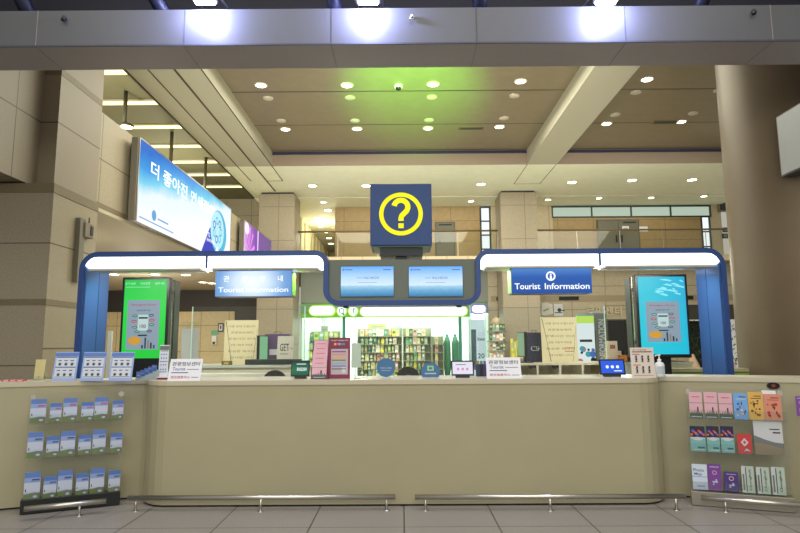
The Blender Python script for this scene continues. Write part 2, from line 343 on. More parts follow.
for (px, py), n in zip(((285.5, 129), (357, 128.5), (428, 128), (499.5, 126.5), (606.5, 123.5), (681, 121.5)), names6):
    downlight(onz(px, py, 7.45), 7.45, f'{n} round downlight in the rear row of the brown panel ceiling', 'downlights in the brown ceiling, rear row', .12, 60)
for (px, py), n in zip(((312.5, 185.5), (366, 185.5), (481, 184), (572, 182), (632, 180), (692, 179.5)), names6):
    downlight(onz(px, py, 7.0), 7.0, f'{n} bright downlight in the pale low ceiling band', 'downlights in the low ceiling band', .15, 80)
for (px, py), n in zip(((323.5, 202), (471, 201), (548, 199.5), (599, 198), (651, 197.5), (704, 196)), names6):
    p = onz(px, py, 7.0); downlight(p, 7.0, f'{n} small downlight behind the ceiling joint over the balcony', 'downlights over the balcony', .11, 30)
names_c = ['nearest', 'second nearest', 'third nearest', 'fourth nearest', 'fifth nearest', 'farthest']
for (px, py), n in zip(((328, 210), (317, 218), (321, 226), (326, 232), (329, 238), (331, 243.5)), names_c):
    p = onz(px, py, 7.0); downlight(p, 7.0, f'{n} downlight along the upper corridor ceiling', 'downlights along the corridor', .15, 40 if n in ('nearest', 'third nearest', 'fifth nearest') else 0)
for (px, py), n in zip(((114, 274), (155, 274), (186, 274.5), (203, 282), (212, 283)), ('leftmost', 'second', 'third', 'fourth', 'fifth')):
    p = onz(px, py, 3.6); downlight(p, 3.6, f'{n} downlight in the low lobby soffit beyond the green screen', 'downlights in the lobby soffit', .14, 60)
discm = mat('speaker_disc', (176, 168, 150), .6)
ds = ((268, 98), (350, 97.5), (432, 97), (514.5, 95.5), (636, 92), (719, 90), (281, 120.5), (355, 120.5), (429, 120), (504, 118), (615.5, 114.5), (693, 113))
for k, (px, py) in enumerate(ds):
    p = onz(px, py, 7.45); row = 'front' if k < 6 else 'rear'
    n = names6[k % 6]
    o = MB().lathe([(.001, -.03), (.1, -.03), (.13, -.015), (.13, 0)], discm, 20).build('ceiling_speaker', None, (p.x, p.y, 7.45))
    tag(o, f'{n} unlit pale round speaker disc, {row} row of the brown ceiling', 'ceiling speaker', 'unlit round discs in the brown ceiling')
p = onz(398.5, 85.5, 7.45)
t = thing('dome_camera', 'small dark dome camera under the green lit ceiling panel', 'security camera', (p.x, p.y, 7.45))
MB().lathe([(.1, 0), (.1, -.05), (.07, -.06)], WHITE, 16).build('mount', t); MB().lathe([(.07, -.05), (.06, -.1), (.001, -.125)], BLACK, 16).build('dome', t)
for px, py, n in ((283, 515-387, ''),): pass
p = onz(471, 128, 7.45); tag(MB().box(-.35, .35, -.09, .09, -.02, 0, mat('vent_grille', (98, 88, 62), .6)).box(-.3, .3, -.06, .06, -.025, -.02, DARK).build('air_vent', None, (p.x, p.y, 7.45)), 'small rectangular air vent in the middle bay of the brown ceiling', 'vent')
p = onz(665, 122, 7.45); tag(MB().box(-.35, .35, -.09, .09, -.02, 0, MATS['vent_grille']).box(-.3, .3, -.06, .06, -.025, -.02, DARK).build('air_vent', None, (p.x, p.y, 7.45)), 'small rectangular air vent in the right bay of the brown ceiling', 'vent')
strip = em('strip_light', (255, 240, 170), 2.2)
for py, n in zip((70, 101, 125.5, 145, 161, 174, 186), ('nearest', 'second nearest', 'third nearest', 'middle', 'third farthest', 'second farthest', 'farthest')):
    y = onz(180, py, 9).y
    t = thing('strip_light', f'{n} long pale strip light across the high olive ceiling', 'strip light', (-9.6, y, 9), 0, 'strip lights in the high left ceiling')
    MB().box(-3.9, 3.9, -.16, .16, -.05, 0, rimm).build('housing', t); MB().box(-3.85, 3.85, -.13, .13, -.062, -.05, strip).build('diffuser', t)
for (px, py), n in zip(((126, 92), (172, 133), (206, 158)), ('nearest', 'middle', 'farthest')):
    p = onz(px, py, 8.98); zb = 5.45
    q = at(px, 128 if n == 'nearest' else py+38, p.y)
    t = thing('pendant_lamp', f'{n} lamp on a grey pole hanging behind the stone parapet', 'pendant lamp', (p.x, p.y, 9), 0, 'pole lamps behind the parapet')
    zb = q.z-9
    MB().tube([(0, 0, 0), (0, 0, zb+.1)], .06, mat('pole_grey', (92, 88, 70), .5), 10).build('pole', t)
    MB().lathe([(.06, zb+.12), (.2, zb+.05), (.2, zb), (.001, zb)], MATS['pole_grey'], 16, (.12, -.1, 0)).build('lamp_head', t)
    MB().lathe([(.17, zb-.01), (.001, zb-.03)], LENS, 16, (.12, -.1, 0)).build('lens', t)

# ================================================================== flood lamps and cameras on the beam
for px, n in ((203, 'left'), (367, 'middle'), (606, 'right')):
    a = at(px+1, 2, 5.2)
    t = thing('flood_lamp', f'{n} cool white flood lamp shining down the portal beam', 'flood lamp', (a.x, 5.2, a.z), 0, 'flood lamps above the beam')
    MB().box(-.11, .11, -.07, .07, .02, .1, mat('lamp_housing', (190, 190, 200), .3, .6), .01).build('housing', t)
    MB().box(-.09, .09, -.055, .055, .005, .02, em('flood_lens', (225, 225, 255), 30)).build('lens', t)
    for s in (-1, 1): MB().tube([(s*.1, 0, .08), (s*.12, .1, .1), (s*.12, .3, .12)], .014, MATS['lamp_housing'], 8).build('bracket', t)
    l = bpy.data.lights.new('flood_beam', 'POINT'); l.shadow_soft_size = .04; l.energy = 80; l.color = (.50, .55, 1)
    o = bpy.data.objects.new('flood_beam', l); COL.objects.link(o); o.location = (a.x, 5.15, a.z-.035)
for px, py, n in ((65, 20, 'left'), (412, 19, 'middle'), (753, 13.5, 'right')):
    a = at(px, py, 5.3); t = thing('beam_camera', f'tiny {n} security camera fixed to the front of the portal beam', 'security camera', (a.x, 5.31, a.z), 0, 'small cameras on the beam')
    cw = WHITE if n == 'middle' else DARK; MB().tube([(0, 0, .015), (0, -.035, .02)], .014, cw, 10).build('mount', t); MB().tube([(0, -.035, .025), (-.005, -.035, -.02)], [.013, .02], cw, 12).build('camera_body', t); MB().tube([(0, -.05, -.008), (0, -.06, -.009)], .01, BLACK, 10).build('lens', t)

# ================================================================== counter
ZC = 1.09
half = [(2.126, 5.48), (2.20, 5.50), (2.27, 5.545), (2.33, 5.61), (2.38, 5.69), (2.41, 5.79)]
wing_out = (5.6, 4.57)
fr = [(-wing_out[0], wing_out[1])]+[(-2.46, 5.80)]+[(-x, y) for x, y in half[::-1]]+half+[(2.46, 5.765)]+[wing_out]
bk = [(5.6, 5.05), (2.66, 6.2), (-2.66, 6.2), (-5.6, 5.05)]
cm = mat('counter_laminate', (162, 155, 130), .34, 0, .04, 1.5)
t = thing('information_counter', 'long olive beige information counter with curved centre and angled wings', 'counter', (0, 5.8, 0))
sh = lambda pts, d=0: [(x, y-5.8-d) for x, y in pts]
MB().prism_xy(sh(fr)+sh(bk), .018, 1.05, cm).build('body', t)
MB().prism_xy(sh(fr, -.03)+sh(bk), 0, .018, mat('plinth_black', (26, 25, 24), .5)).build('plinth', t)
MB().prism_xy(sh(fr, .008)+sh(bk), 1.05, ZC, mat('counter_top', (186, 178, 158), .3)).build('countertop', t)
# wing rack planes
RL = ((-3.24, 5.297), (-2.553, 5.605)); RR = ((2.533, 5.504), (3.253, 5.236))
a = onwall(772.5, 385.5, (2.46, 5.765), wing_out)
rzR = math.atan2(RR[1][1]-RR[0][1], RR[1][0]-RR[0][0]); rzL = math.atan2(RL[1][1]-RL[0][1], RL[1][0]-RL[0][0])
t2 = thing('counter_fitting', 'black oval fitting on the front of the right counter wing', 'fitting', a+Vector((-.0, -.01, 0)), rzR)
MB().disc(0, 0, .048, -.012, BLACK, 24, .026).ring(0, 0, .0, .016, -.013, mat('fitting_red', (120, 50, 40), .4), 16).build('lens', t2); MB().prism_xz([(.05*math.cos(k*PI/12), .028*math.sin(k*PI/12)) for k in range(24)], -.011, .012, DARK).build('plate', t2)

# foot rails
def foot_rail(label, p0, p1, posts, h):
    p0, p1 = Vector(p0), Vector(p1); c = (p0+p1)/2; t = thing('foot_rail', label, 'foot rail', (c.x, c.y, 0), 0, 'low steel rails along the counter foot')
    o = Vector((c.x, c.y, 0)); MB().tube([p0-o+Vector((0, 0, h)), p1-o+Vector((0, 0, h))], .021, STEEL, 14).build('rail', t)
    for q in posts:
        q = Vector(q)-o; pm = MB().tube([q+Vector((0, 0, .004)), q+Vector((0, 0, h-.015))], .011, STEEL, 10).build('leg', t)
        MB().lathe([(.001, .008), (.02, .008), (.026, .003), (.026, 0)], STEEL, 16, q).build('floor_flange', pm)
b = [onz(135.5, 511.5, 0), onz(260.5, 511.5, 0), onz(386.5, 510.5, 0)]
l0 = onz(127.5, 511.6, 0); l1 = onz(395.5, 510.5, 0)
foot_rail('long steel foot rail below the left half of the counter', l0, l1, b, .112)
b = [onz(425.5, 510.8, 0), onz(550.5, 510.8, 0), onz(676.5, 510.2, 0)]
foot_rail('long steel foot rail below the right half of the counter', onz(415, 510.8, 0), onz(686, 510, 0), b, .112)
q = onz(79, 516, 0)
dL = Vector((RL[1][0]-RL[0][0], RL[1][1]-RL[0][1], 0)).normalized()
foot_rail('short steel foot rail in front of the left brochure rack', q-dL*.40, q+dL*.20, [q], .1)
q = onz(726, 512, 0); dR = Vector((RR[1][0]-RR[0][0], RR[1][1]-RR[0][1], 0)).normalized()
foot_rail('steel foot rail in front of the right brochure rack', q-dR*.18, q+dR*.75, [q, q+dR*.62], .1)

# ---- brochure racks
def rack(label, A, B, rows, basem, depth=.045, zt=1.0, base_h=.12):
    A, B = Vector((A[0], A[1], 0)), Vector((B[0], B[1], 0)); c = (A+B)/2; L = (B-A).length; rz = math.atan2(B.y-A.y, B.x-A.x)
    t = thing('brochure_rack', label, 'brochure rack', c, rz, 'acrylic brochure racks')
    MB().box(-L/2, L/2, .012, .018, base_h, zt, CLEAR).build('back_panel', t)
    for z in rows:
        m = MB().box(-L/2, L/2, -depth, .012, z-.006, z, CLEAR); m.box(-L/2, L/2, -depth-.004, -depth, z-.006, z+.075, CLEAR); m.build('shelf', t)
    MB().box(-L/2-.005, L/2+.005, -depth-.01, .04, .005, base_h, basem, .004).build('base', t)
    for s in (-1, 1): MB().tube([(s*(L/2-.03), .012, zt-.03), (s*(L/2-.03), -.012, zt-.03)], .022, mat('standoff', (190, 186, 178), .25, .5), 16).build('standoff', t)
    return t
def zrow(px, py, W): return onwall(px, py, *W).z
rowsL = [zrow(80, 421, RL), zrow(76, 455, RL), zrow(72, 496, RL)]
rowsR = [zrow(735, 419, RR), zrow(737, 453, RR), zrow(740, 492, RR)]
rack('acrylic brochure rack on a black base on the left counter wing', RL[0], RL[1], rowsL, mat('rack_black', (30, 34, 34), .4))
rack('acrylic brochure rack on a steel base on the right counter wing', RR[0], RR[1], rowsR, mat('rack_steel', (150, 144, 134), .4, .4))
def brochure(label, W, rows, row, x0, x1, yt, yb, cat, group, draw, name='brochure', off=-.02):
    pL, pR = onwall(x0, yb, *W), onwall(x1, yb, *W); w = math.hypot(pR.x-pL.x, pR.y-pL.y); zt = onwall((x0+x1)/2, yt, *W).z; zb = rows[row]+.002
    h = zt-zb; rz = math.atan2(W[1][1]-W[0][1], W[1][0]-W[0][0]); c = (pL+pR)/2; n = Vector((math.sin(rz), -math.cos(rz), 0))
    m = MB(); draw(m, w, h); lean = math.radians(-3)
    o = m.build(name, None, (c.x+n.x*-off, c.y+n.y*-off, zb), (lean, 0, rz)); tag(o, label, cat, group); return o
skyb = mat('print_sky', (90, 118, 182), .35); pale = mat('print_pale', (178, 186, 208), .35); grn = mat('print_green', (104, 120, 74), .4); wht = mat('print_white', (188, 190, 198), .4); prd = mat('print_red', (190, 70, 90), .5); gry = mat('print_grey', (104, 110, 112), .5)
skyc = mat('print_blue_deep', (78, 110, 176), .35); skyd = mat('print_sky_light', (132, 152, 200), .35)
def draw_left(top, txt):
    def d(m, w, h):
        m.box(-w/2, w/2, -.004, .004, 0, h, wht); y = -.0046
        m.rect(-w/2, w/2, h*.80, h, y, top); m.rect(-w/2, w/2, h*.62, h*.80, y, skyd); m.rect(-w/2, w/2, h*.22, h*.62, y, pale)
        m.rect(-w/2, w/2, 0, h*.22, y, grn); m.disc(w*.2, h*.12, w*.24, y-.0003, gry, 14, h*.08); m.disc(w*.22, h*.12, w*.14, y-.0006, wht, 12, h*.045)
        m.poly([(-w/2, h*.22), (w/2, h*.2), (w/2, h*.25), (w*.1, h*.27), (-w*.2, h*.24)], y-.0003, gry)
        m.rect(-w*.04, w*.44, h*.70, h*.75, y-.0003, txt); m.rect(-w*.42, -w*.36, h*.30, h*.40, y-.0003, INK); m.rect(-w*.1, w*.42, h*.665, h*.685, y-.0003, gry)
    return d
LB = [[(30, 45.5, 399, 421), (49.5, 61, 403, 422), (63, 76.5, 398, 421), (81, 93, 402, 421), (94, 107, 397, 420), (112, 123, 400.5, 420)],
      [(27, 42.5, 432, 455), (46, 58.5, 436, 456), (60, 74.5, 431, 455), (78, 90.5, 434.5, 454), (92, 105, 429.5, 453), (110, 121.5, 433, 453)],
      [(23.5, 39.5, 472, 499), (43, 56, 476, 497), (57, 71.5, 470, 496), (75.5, 88, 473, 494), (89.5, 103.5, 468, 493), (108, 119.5, 470, 491)]]
rn = ['top', 'middle', 'bottom']; on = ['first', 'second', 'third', 'fourth', 'fifth', 'sixth']
for r in range(3):
    for k, (x0, x1, yt, yb) in enumerate(LB[r]):
        brochure(f"{'tall' if k % 2 == 0 else 'short'} sky blue brochure, {on[k]} from left on the {rn[r]} shelf of the left rack", RL, rowsL, r, x0, x1, yt, yb, 'brochure', 'sky blue brochures in the left rack',
                 draw_left([skyb, skyc][k % 2], [prd, INKB, INKB][r]))
pink = mat('print_pink', (206, 162, 176), .4); blu = mat('print_cyan_blue', (106, 156, 214), .4); yel = mat('print_mustard', (206, 162, 84), .4); sal = mat('print_salmon', (202, 132, 112), .4)
teal_p = mat('print_teal', (112, 166, 170), .4); night = mat('print_night', (40, 40, 66), .4); redp = mat('print_bright_red', (190, 58, 62), .4); pur = mat('print_purple', (116, 66, 146), .4); vio = mat('print_violet', (72, 54, 124), .4); mint = mat('print_mint', (172, 186, 178), .4); dgreen = mat('print_dark_green', (70, 88, 78), .5); icew = mat('print_ice', (196, 208, 226), .4)
def base(m, w, h, c): m.box(-w/2, w/2, -.004, .004, 0, h, c)
def d_pink(m, w, h):
    base(m, w, h, pink); y = -.0046; m.rect(-w/2, w/2, 0, h*.18, y, dgreen); m.rect(-w/2, w/2, h*.57, h*.59, y, gry); m.rect(-w*.3, w*.3, h*.8, h*.83, y, prd)
    for k in range(7): m.poly([(-w*.45+k*w*.13, h*.18), (-w*.36+k*w*.13, h*.18), (-w*.41+k*w*.13, h*(.24+.09*(k*5 % 4)/3))], y-.0003, dgreen)
    m.rect(w*.08, w*.18, h*.2, h*.42, y-.0005, INK); m.rect(-w*.4, w*.4, h*.03, h*.06, y-.0005, pale)
def d_icons(c, inks):
    def d(m, w, h):
        base(m, w, h, c); y = -.0046; m.rect(-w*.1, w*.38, h*.84, h*.87, y, INK); m.rect(-w*.3, w*.38, h*.76, h*.785, y, inks[0])
        rnd = random.Random(int(w*1e5))
        for k in range(9): cx = rnd.uniform(-.32, .32)*w; cz = rnd.uniform(.12, .68)*h; m.disc(cx, cz, w*rnd.uniform(.05, .1), y-.0002*k, inks[k % len(inks)], 10)
        for k in range(4): cx = rnd.uniform(-.3, .3)*w; cz = rnd.uniform(.12, .6)*h; m.rect(cx-w*.03, cx+w*.03, cz, cz+h*.1, y-.002, INK)
    return d
def d_night(m, w, h):
    base(m, w, h, teal_p); y = -.0046; m.rect(-w/2, w/2, h*.55, h, y, night); m.rect(-w/2, w/2, h*.5, h*.57, y, wht); m.disc(0, h*.5, w*.34, y-.0003, wht, 14, h*.07)
    for k in range(9): m.disc(-w*.4+w*.1*k, h*(.66+.05*(k*3 % 4)), w*.09, y-.0004-.0001*k, [mat('print_orange', (206, 110, 66), .4), mat('print_neon_blue', (86, 96, 196), .4), prd][k % 3], 10)
    m.rect(-w*.05, w*.42, h*.12, h*.19, y-.0004, mat('print_teal_dark', (48, 92, 110), .5)); m.rect(-w*.3, w*.42, h*.06, h*.085, y-.0004, wht)
def d_red(m, w, h):
    base(m, w, h, redp); y = -.0046; m.poly([(0, h*.8), (w*.28, h*.58), (0, h*.36), (-w*.28, h*.58)], y, wht); m.poly([(0, h*.68), (w*.13, h*.58), (0, h*.48), (-w*.13, h*.58)], y-.0004, redp); m.poly([(-w*.1, h*.1), (w*.1, h*.28), (w*.4, h*.12), (w*.1, h*.16)], y, wht)
def d_white(m, w, h):
    base(m, w, h, wht); y = -.0046; m.poly([(-w/2, 0), (w/2, 0), (w/2, h*.34), (w*.2, h*.36), (-w*.15, h*.44), (-w/2, h*.55)], y, gry); m.poly([(-w/2, 0), (w/2, 0), (w/2, h*.2), (-w*.1, h*.3), (-w/2, h*.34)], y-.0003, mat('print_taupe', (130, 116, 98), .5)); m.rect(w*.05, w*.4, h*.72, h*.75, y, INK); m.rect(w*.16, w*.42, h*.62, h*.66, y, INK)
def d_ice(m, w, h):
    base(m, w, h, icew); y = -.0046; m.text('Photo', -w*.05, h*.77, h*.12, y, INKB, .01, w*.7); m.text('Map', -w*.1, h*.60, h*.13, y, INKB, .01, w*.5); m.rect(-w/2, w/2, h*.5, h*.52, y, skyb); m.rect(-w*.2, w*.3, h*.12, h*.16, y, skyb); m.rect(-w/2, w/2, 0, h*.3, y+.0002, pale)
def d_pur(c):
    def d(m, w, h):
        base(m, w, h, c); y = -.0046; m.ring(0, h*.68, w*.12, w*.18, y, pink, 16); m.rect(-w*.2, w*.2, h*.3, h*.36, y, pale); m.disc(w*.1, h*.4, w*.08, y, pale, 10); m.disc(-w*.12, h*.24, w*.07, y, pale, 10); m.rect(-w*.35, w*.35, h*.88, h*.91, y, pale)
    return d
def d_mint(m, w, h):
    base(m, w, h, mint); y = -.0046; m.rect(-w/2, -w*.2, 0, h, y, wht); m.rect(-w*.18, -w*.1, h*.05, h*.95, y, dgreen)
    o = MB().text('Chungbuk', 0, 0, w*.22, 0, INK, .012, h*.8)
    m.add([(w*.18-v.z, y-.0004, h*.5+v.x) for v in o.v], o.f, INK); m.rect(-w*.42, -w*.28, h*.1, h*.7, y-.0003, gry)
G = 'brochures in the right rack'
R1 = [((690, 703, 392, 417), d_pink, 'leftmost of three pink brochures on the top shelf of the right rack'), ((705, 718, 392, 418), d_pink, 'middle of three pink brochures on the top shelf of the right rack'), ((719.5, 733, 393, 418), d_pink, 'right one of three pink brochures on the top shelf of the right rack'),
      ((734.5, 748.5, 393, 419), d_icons(blu, [wht, INKB, yel]), 'bright blue brochure on the top shelf of the right rack'), ((749, 764, 392, 418.5), d_icons(yel, [INK, mat('print_brown', (120, 76, 40), .5)]), 'mustard yellow brochure with small figures on the right rack'), ((765, 782, 394, 419.5), d_icons(sal, [INKR, mat('print_brown', (120, 76, 40), .5)]), 'salmon pink brochure at the right end of the top shelf')]
R2 = [((691, 706, 426, 451), d_night, 'leftmost of three teal night view brochures on the right rack'), ((707.5, 720, 426, 451), d_night, 'middle of three teal night view brochures on the right rack'), ((721.5, 734.5, 426, 451), d_night, 'right one of three teal night view brochures on the right rack'),
      ((738, 752, 434, 452), d_red, 'short red brochure with a white diamond on the right rack'), ((755, 784, 420, 453), d_white, 'large white brochure with a grey landscape on the right rack')]
R3 = [((693, 708, 464, 489), d_ice, 'pale blue and white map brochure on the bottom shelf of the right rack'), ((709, 722, 464, 490), d_pur(pur), 'tall purple brochure on the bottom shelf of the right rack'), ((725, 739, 472, 491), d_pur(vio), 'short violet brochure on the bottom shelf of the right rack'),
      ((742.5, 755, 466, 492), d_mint, 'left one of three mint brochures with sideways lettering'), ((757.5, 770.5, 467, 493), d_mint, 'middle one of three mint brochures with sideways lettering'), ((772.5, 786, 467, 494), d_mint, 'right one of three mint brochures with sideways lettering')]
for r, R in enumerate((R1, R2, R3)):
    for (x0, x1, yt, yb), d, lab in R: brochure(lab, RR, rowsR, r, x0, x1, yt, yb, 'brochure', G, d)
brochure('white sheet tucked behind the salmon brochure on the right rack', RR, rowsR, 0, 764, 778, 390.5, 419, 'leaflet', G, lambda m, w, h: base(m, w, h, PAPER), 'leaflet', -.008)
WR2 = ((3.42, 5.20), (4.3, 4.87))
rack('acrylic brochure rack at the far right edge of the counter', WR2[0], WR2[1], rowsR, MATS['rack_steel'])
brochure('dark purple brochure at the far right edge of the photo', WR2, [zrow(797, 416, WR2)], 0, 796.5, 806, 396, 416, 'brochure', G, d_pur(pur))

# ================================================================== blue canopy
def arc(cx, cz, r, a0, a1, n=8): return [(cx+r*math.cos(math.radians(a0+(a1-a0)*k/n)), cz+r*math.sin(math.radians(a0+(a1-a0)*k/n))) for k in range(n+1)]
XO, ZT, ZB, XI = 3.48, 2.42, 1.875, .79; r = .2
def ribbon(off):
    o = off; p = [(-XO+o, 0)]+arc(-XO+.2, ZT-.2, .2-o, 180, 90)+arc(-XI-.15, ZT-.15, .15-o, 90, 0)+arc(-XI+.11, ZB+.11, .11+o, 180, 270)
    q = [(-x, z) for x, z in p][::-1]; return p+q
outer = ribbon(0); inner = ribbon(.055)
t = thing('canopy_frame', 'blue arched canopy over the counter with white light boxes and two screens', 'canopy', (0, 6.4, 0))
m = MB(); n = len(outer); v = [(x, y, z) for y in (0, .3) for pts in (outer, inner) for x, z in pts]
f = []
for k in range(n-1):
    f += [(k, k+1, n+k+1, n+k), (2*n+k, 3*n+k, 3*n+k+1, 2*n+k+1), (k, 2*n+k, 2*n+k+1, k+1), (n+k, n+k+1, 3*n+k+1, 3*n+k)]
m.add(v, f, BLUE); m.build('blue_rim', t)
for s in (-1, 1):
    x0, x1 = sorted((s*(XO-.055), s*(XO-.005)))
    pm = MB().box(x0, x1, .3, .52, 0, 2.32, BLUE); o = pm.build('post', t)
    xi = s*(XO-.056)
    MB().box(min(xi, xi-s*.02), max(xi, xi-s*.02), .02, .29, 0, 2.25, mat('post_panel', (54, 86, 138), .36, .1)).build('cladding_panel', o)
    MB().box(min(xi, xi-s*.02), max(xi, xi-s*.02), .302, .52, 0, 2.25, MATS['post_panel']).build('cladding_panel', o)
lbox = em('light_box_white', (248, 250, 246), 3)
capm = em('light_box_cap', (200, 205, 200), .5)
def lightbox(x0, x1, round_end):
    z0, z1 = 2.235, 2.36; rr = .06
    pts = [(x0, z0), (x1, z0), (x1, z1), (x0, z1)]
    if round_end == -1: pts = [(x1, z0), (x1, z1)]+arc(x0+rr, (z0+z1)/2, rr, 90, 270)
    if round_end == 1: pts = [(x0, z1), (x0, z0)]+arc(x1-rr, (z0+z1)/2, rr, -90, 90)
    o = MB().prism_xz(pts, .005, .29, lbox).build('light_box', t)
    MB().box(x0+.05, x1-.05, .0, .285, z0-.02, z0, mat('box_trim', (176, 172, 160), .4)).build('trim', o)
xs = at(206.5, 262, 6.4).x; lightbox(-XO+.06, xs-.012, -1); lightbox(xs+.012, -XI-.062, 0)
xs2 = at(600, 260, 6.4).x; lightbox(XI+.062, xs2-.012, 0); lightbox(xs2+.012, XO-.06, 1)
for x in (xs, xs2): MB().box(x-.012, x+.012, 0, .3, 2.235, 2.366, BLUE).build('divider', t)
pg = mat('panel_grey', (98, 104, 98), .5)
pp = [(-XI, 2.318), ]+arc(-XI+.11, ZB+.11, .11, 180, 270)+arc(XI-.11, ZB+.11, .11, 270, 360)+[(XI, 2.318)]
MB().prism_xz(pp, .03, .28, pg).build('screen_panel', t)
sea = ramp_em('sea_picture', [(0, (50, 116, 166)), (.2, (106, 166, 206)), (.33, (160, 204, 230)), (.36, (206, 226, 246)), (.6, (178, 212, 248)), (1, (64, 156, 238))], (0, 0, 1), 2.9, 0, 1.15, .10, 14, 'lin', (1, 1, 5))
for (a, b2), n in (((340.5, 393.5), 'l'), ((409, 462.5), 'r')):
    A = at(a, 296.5, 6.4); B = at(b2, 265.5, 6.4); m = MB(); w, h = B.x-A.x, .325
    m.box(-.003, w+.003, .0, .008, -.003, h+.003, BLACK); m.rect(0, w, 0, h, -.001, sea)
    m.text('대한민국', w*.36, h*.62, .016, -.002, INKB); m.text('INCHEON', w*.58, h*.62, .026, -.002, mat('screen_ink', (70, 110, 140), .5), 0, .16); m.rect(w*.32, w*.68, h*.46, h*.468, -.002, INKB); m.rect(w*.04, w*.055, h*.86, h*.92, -.002, INKB); m.rect(w*.07, w*.22, h*.88, h*.9, -.002, INKB); m.rect(w*.8, w*.95, h*.88, h*.9, -.002, INKB)
    m.build('display_screen', t, (A.x, .02, A.z))
# underside clips hanging from the panel
for px in (345, 460):
    x = at(px, 303, 6.4).x; MB().tube([(x, .12, ZB-.05), (x, .12, 1.80)], .03, mat('teal_clip', (40, 110, 120), .4), 10).build('clip', t)

# question mark sign on the canopy
a = at(370.2, 184, 6.4); b = at(432.2, 245, 6.4); w = b.x-a.x; h = a.z-b.z
t = thing('question_mark_sign', 'navy blue cube sign with a yellow ringed question mark', 'sign', ((a.x+b.x)/2, 6.4, b.z-.167))
qb = mat('sign_navy', (24, 60, 120), .4); qy = em('sign_yellow', (255, 244, 0), 1.0); z0 = .167
MB().box(-w/2, w/2, 0, .55, z0, z0+h, qb, .006).build('cube', t)
MB().box(-w/2+.03, w/2-.03, .03, .52, z0-.012, z0, mat('sign_underside', (100, 128, 108), .4)).build('bottom_plate', t)
MB().box(-.23, .235, .06, .45, .06, z0-.012, mat('pedestal_dark', (24, 34, 44), .4)).build('pedestal', t)
MB().box(-.06, .06, .1, .22, 0, .06, MATS['pedestal_dark']).build('neck', t)
m = MB(); cz = z0+h*.505; m.ring(0, cz, w*.285, w*.355, -.004, qy, 48)
# question mark stroke
pts = arc(0, cz+w*.115, w*.112, 170, -38, 14)+[(w*.012, cz-w*.03), (w*.0, cz-w*.07), (0, cz-w*.115)]
tk = w*.043
vL = []
for i, p in enumerate(pts):
    q0 = pts[max(i-1, 0)]; q1 = pts[min(i+1, len(pts)-1)]; dx, dz = q1[0]-q0[0], q1[1]-q0[1]; L = math.hypot(dx, dz); nx, nz = -dz/L, dx/L
    vL += [(p[0]+nx*tk, -.004, p[1]+nz*tk), (p[0]-nx*tk, -.004, p[1]-nz*tk)]
m.add(vL, [(2*k, 2*k+1, 2*k+3, 2*k+2) for k in range(len(pts)-1)], qy); m.rect(-tk, tk, cz-w*.235, cz-w*.155, -.004, qy)
m.build('question_mark', t)
l = bpy.data.lights.new('green_ceiling_fill', 'SPOT'); l.energy = 16000; l.color = (.20, 1, .02); l.spot_size = math.radians(30); l.spot_blend = 1.0; l.shadow_soft_size = .04  # added green spot standing in for a green reflection on the ceiling
o = bpy.data.objects.new('green_ceiling_fill', l); COL.objects.link(o); o.location = ((a.x+b.x)/2+.0, 6.75, b.z+h+.1)
o.rotation_euler = (Vector((.25, 13.3, 7.45))-o.location).to_track_quat('-Z', 'Y').to_euler()
MB().box(-.12, .12, .27, .42, z0+h, z0+h+.07, DARK).build('added_uplight_box', t)  # box added as a base for the green spot

# hanging tourist information signs
def hang_sign(label, x0, x1, y0, y1, face, draw, inner):
    Y = 6.42; A = at(x0, y1, Y); B = at(x1, y0, Y); w = B.x-A.x; h = B.z-A.z
    t = thing('hanging_sign', label, 'sign', ((A.x+B.x)/2, Y, A.z)); m = MB(); m.box(-w/2, w/2, 0, .24, 0, h, mat('sign_side', (60, 90, 150), .4))
    m.build('housing', t); m = MB().rect(-w/2, w/2, 0, h, -.002, face); m.build('backlit_face', t)
    s = inner; MB().box(min(s*w/2, s*(w/2+.004)), max(s*w/2, s*(w/2+.004)), .02, .22, .01, h-.01, mat('green_reflection', (120, 190, 70), .3)).build('green_reflection_side', t)  # green reflected light on the sign side, painted as a thin coloured panel
    for k in (-1, 1): MB().tube([(k*w*.4, .12, h), (k*w*.4, .12, 2.215-A.z)], .012, STEEL, 8).build('hanger', t)
    for nm_, m in draw(w, h): m.build(nm_, t)
lt = em('letter_white', (245, 250, 255), 1.1)
fl_l = ramp_em('sign_face_hot', [(0, (250, 255, 255)), (.3, (215, 235, 252)), (.6, (120, 168, 222)), (1, (58, 104, 176))], (-.02, 0, .15), .8, 0, 1.05, 0, 3, 'rad', (2.1, 0, 2.9))
fl_r = ramp_em('sign_face_blue', [(0, (30, 84, 170)), (.6, (40, 98, 186)), (1, (92, 150, 225))], (0, 0, 1), 3.4, 0, .9)
def dl(w, h):
    m = MB()
    for k, c in enumerate('관광안내'): m.text(c, -w*.355+k*w*.235, h*.70, h*.24, -.005, lt, .016)
    k = MB().text('Tourist', -w*.29, h*.26, h*.2, -.005, lt, .014, w*.34); k2 = MB().text('Information', w*.18, h*.26, h*.2, -.005, lt, .014, w*.55); return [('korean_lettering', m), ('lettering', k), ('lettering', k2)]
def dr(w, h):
    k = MB().text('Tourist', -w*.305, h*.28, h*.24, -.005, lt, .014, w*.32); k2 = MB().text('Information', w*.19, h*.28, h*.24, -.005, lt, .014, w*.56); m = MB(); m.ring(-w*.01, h*.68, h*.125, h*.19, -.005, lt, 32); m.rect(-w*.022, -w*.006+.008, h*.56, h*.7, -.005, lt); m.disc(-w*.008, h*.745, h*.035, -.005, lt, 12); return [('information_symbol', m), ('lettering', k), ('lettering', k2)]
hang_sign('glaring blue hanging tourist information sign on the left with Korean lettering', 215, 292, 270.8, 296.5, fl_l, dl, 1)
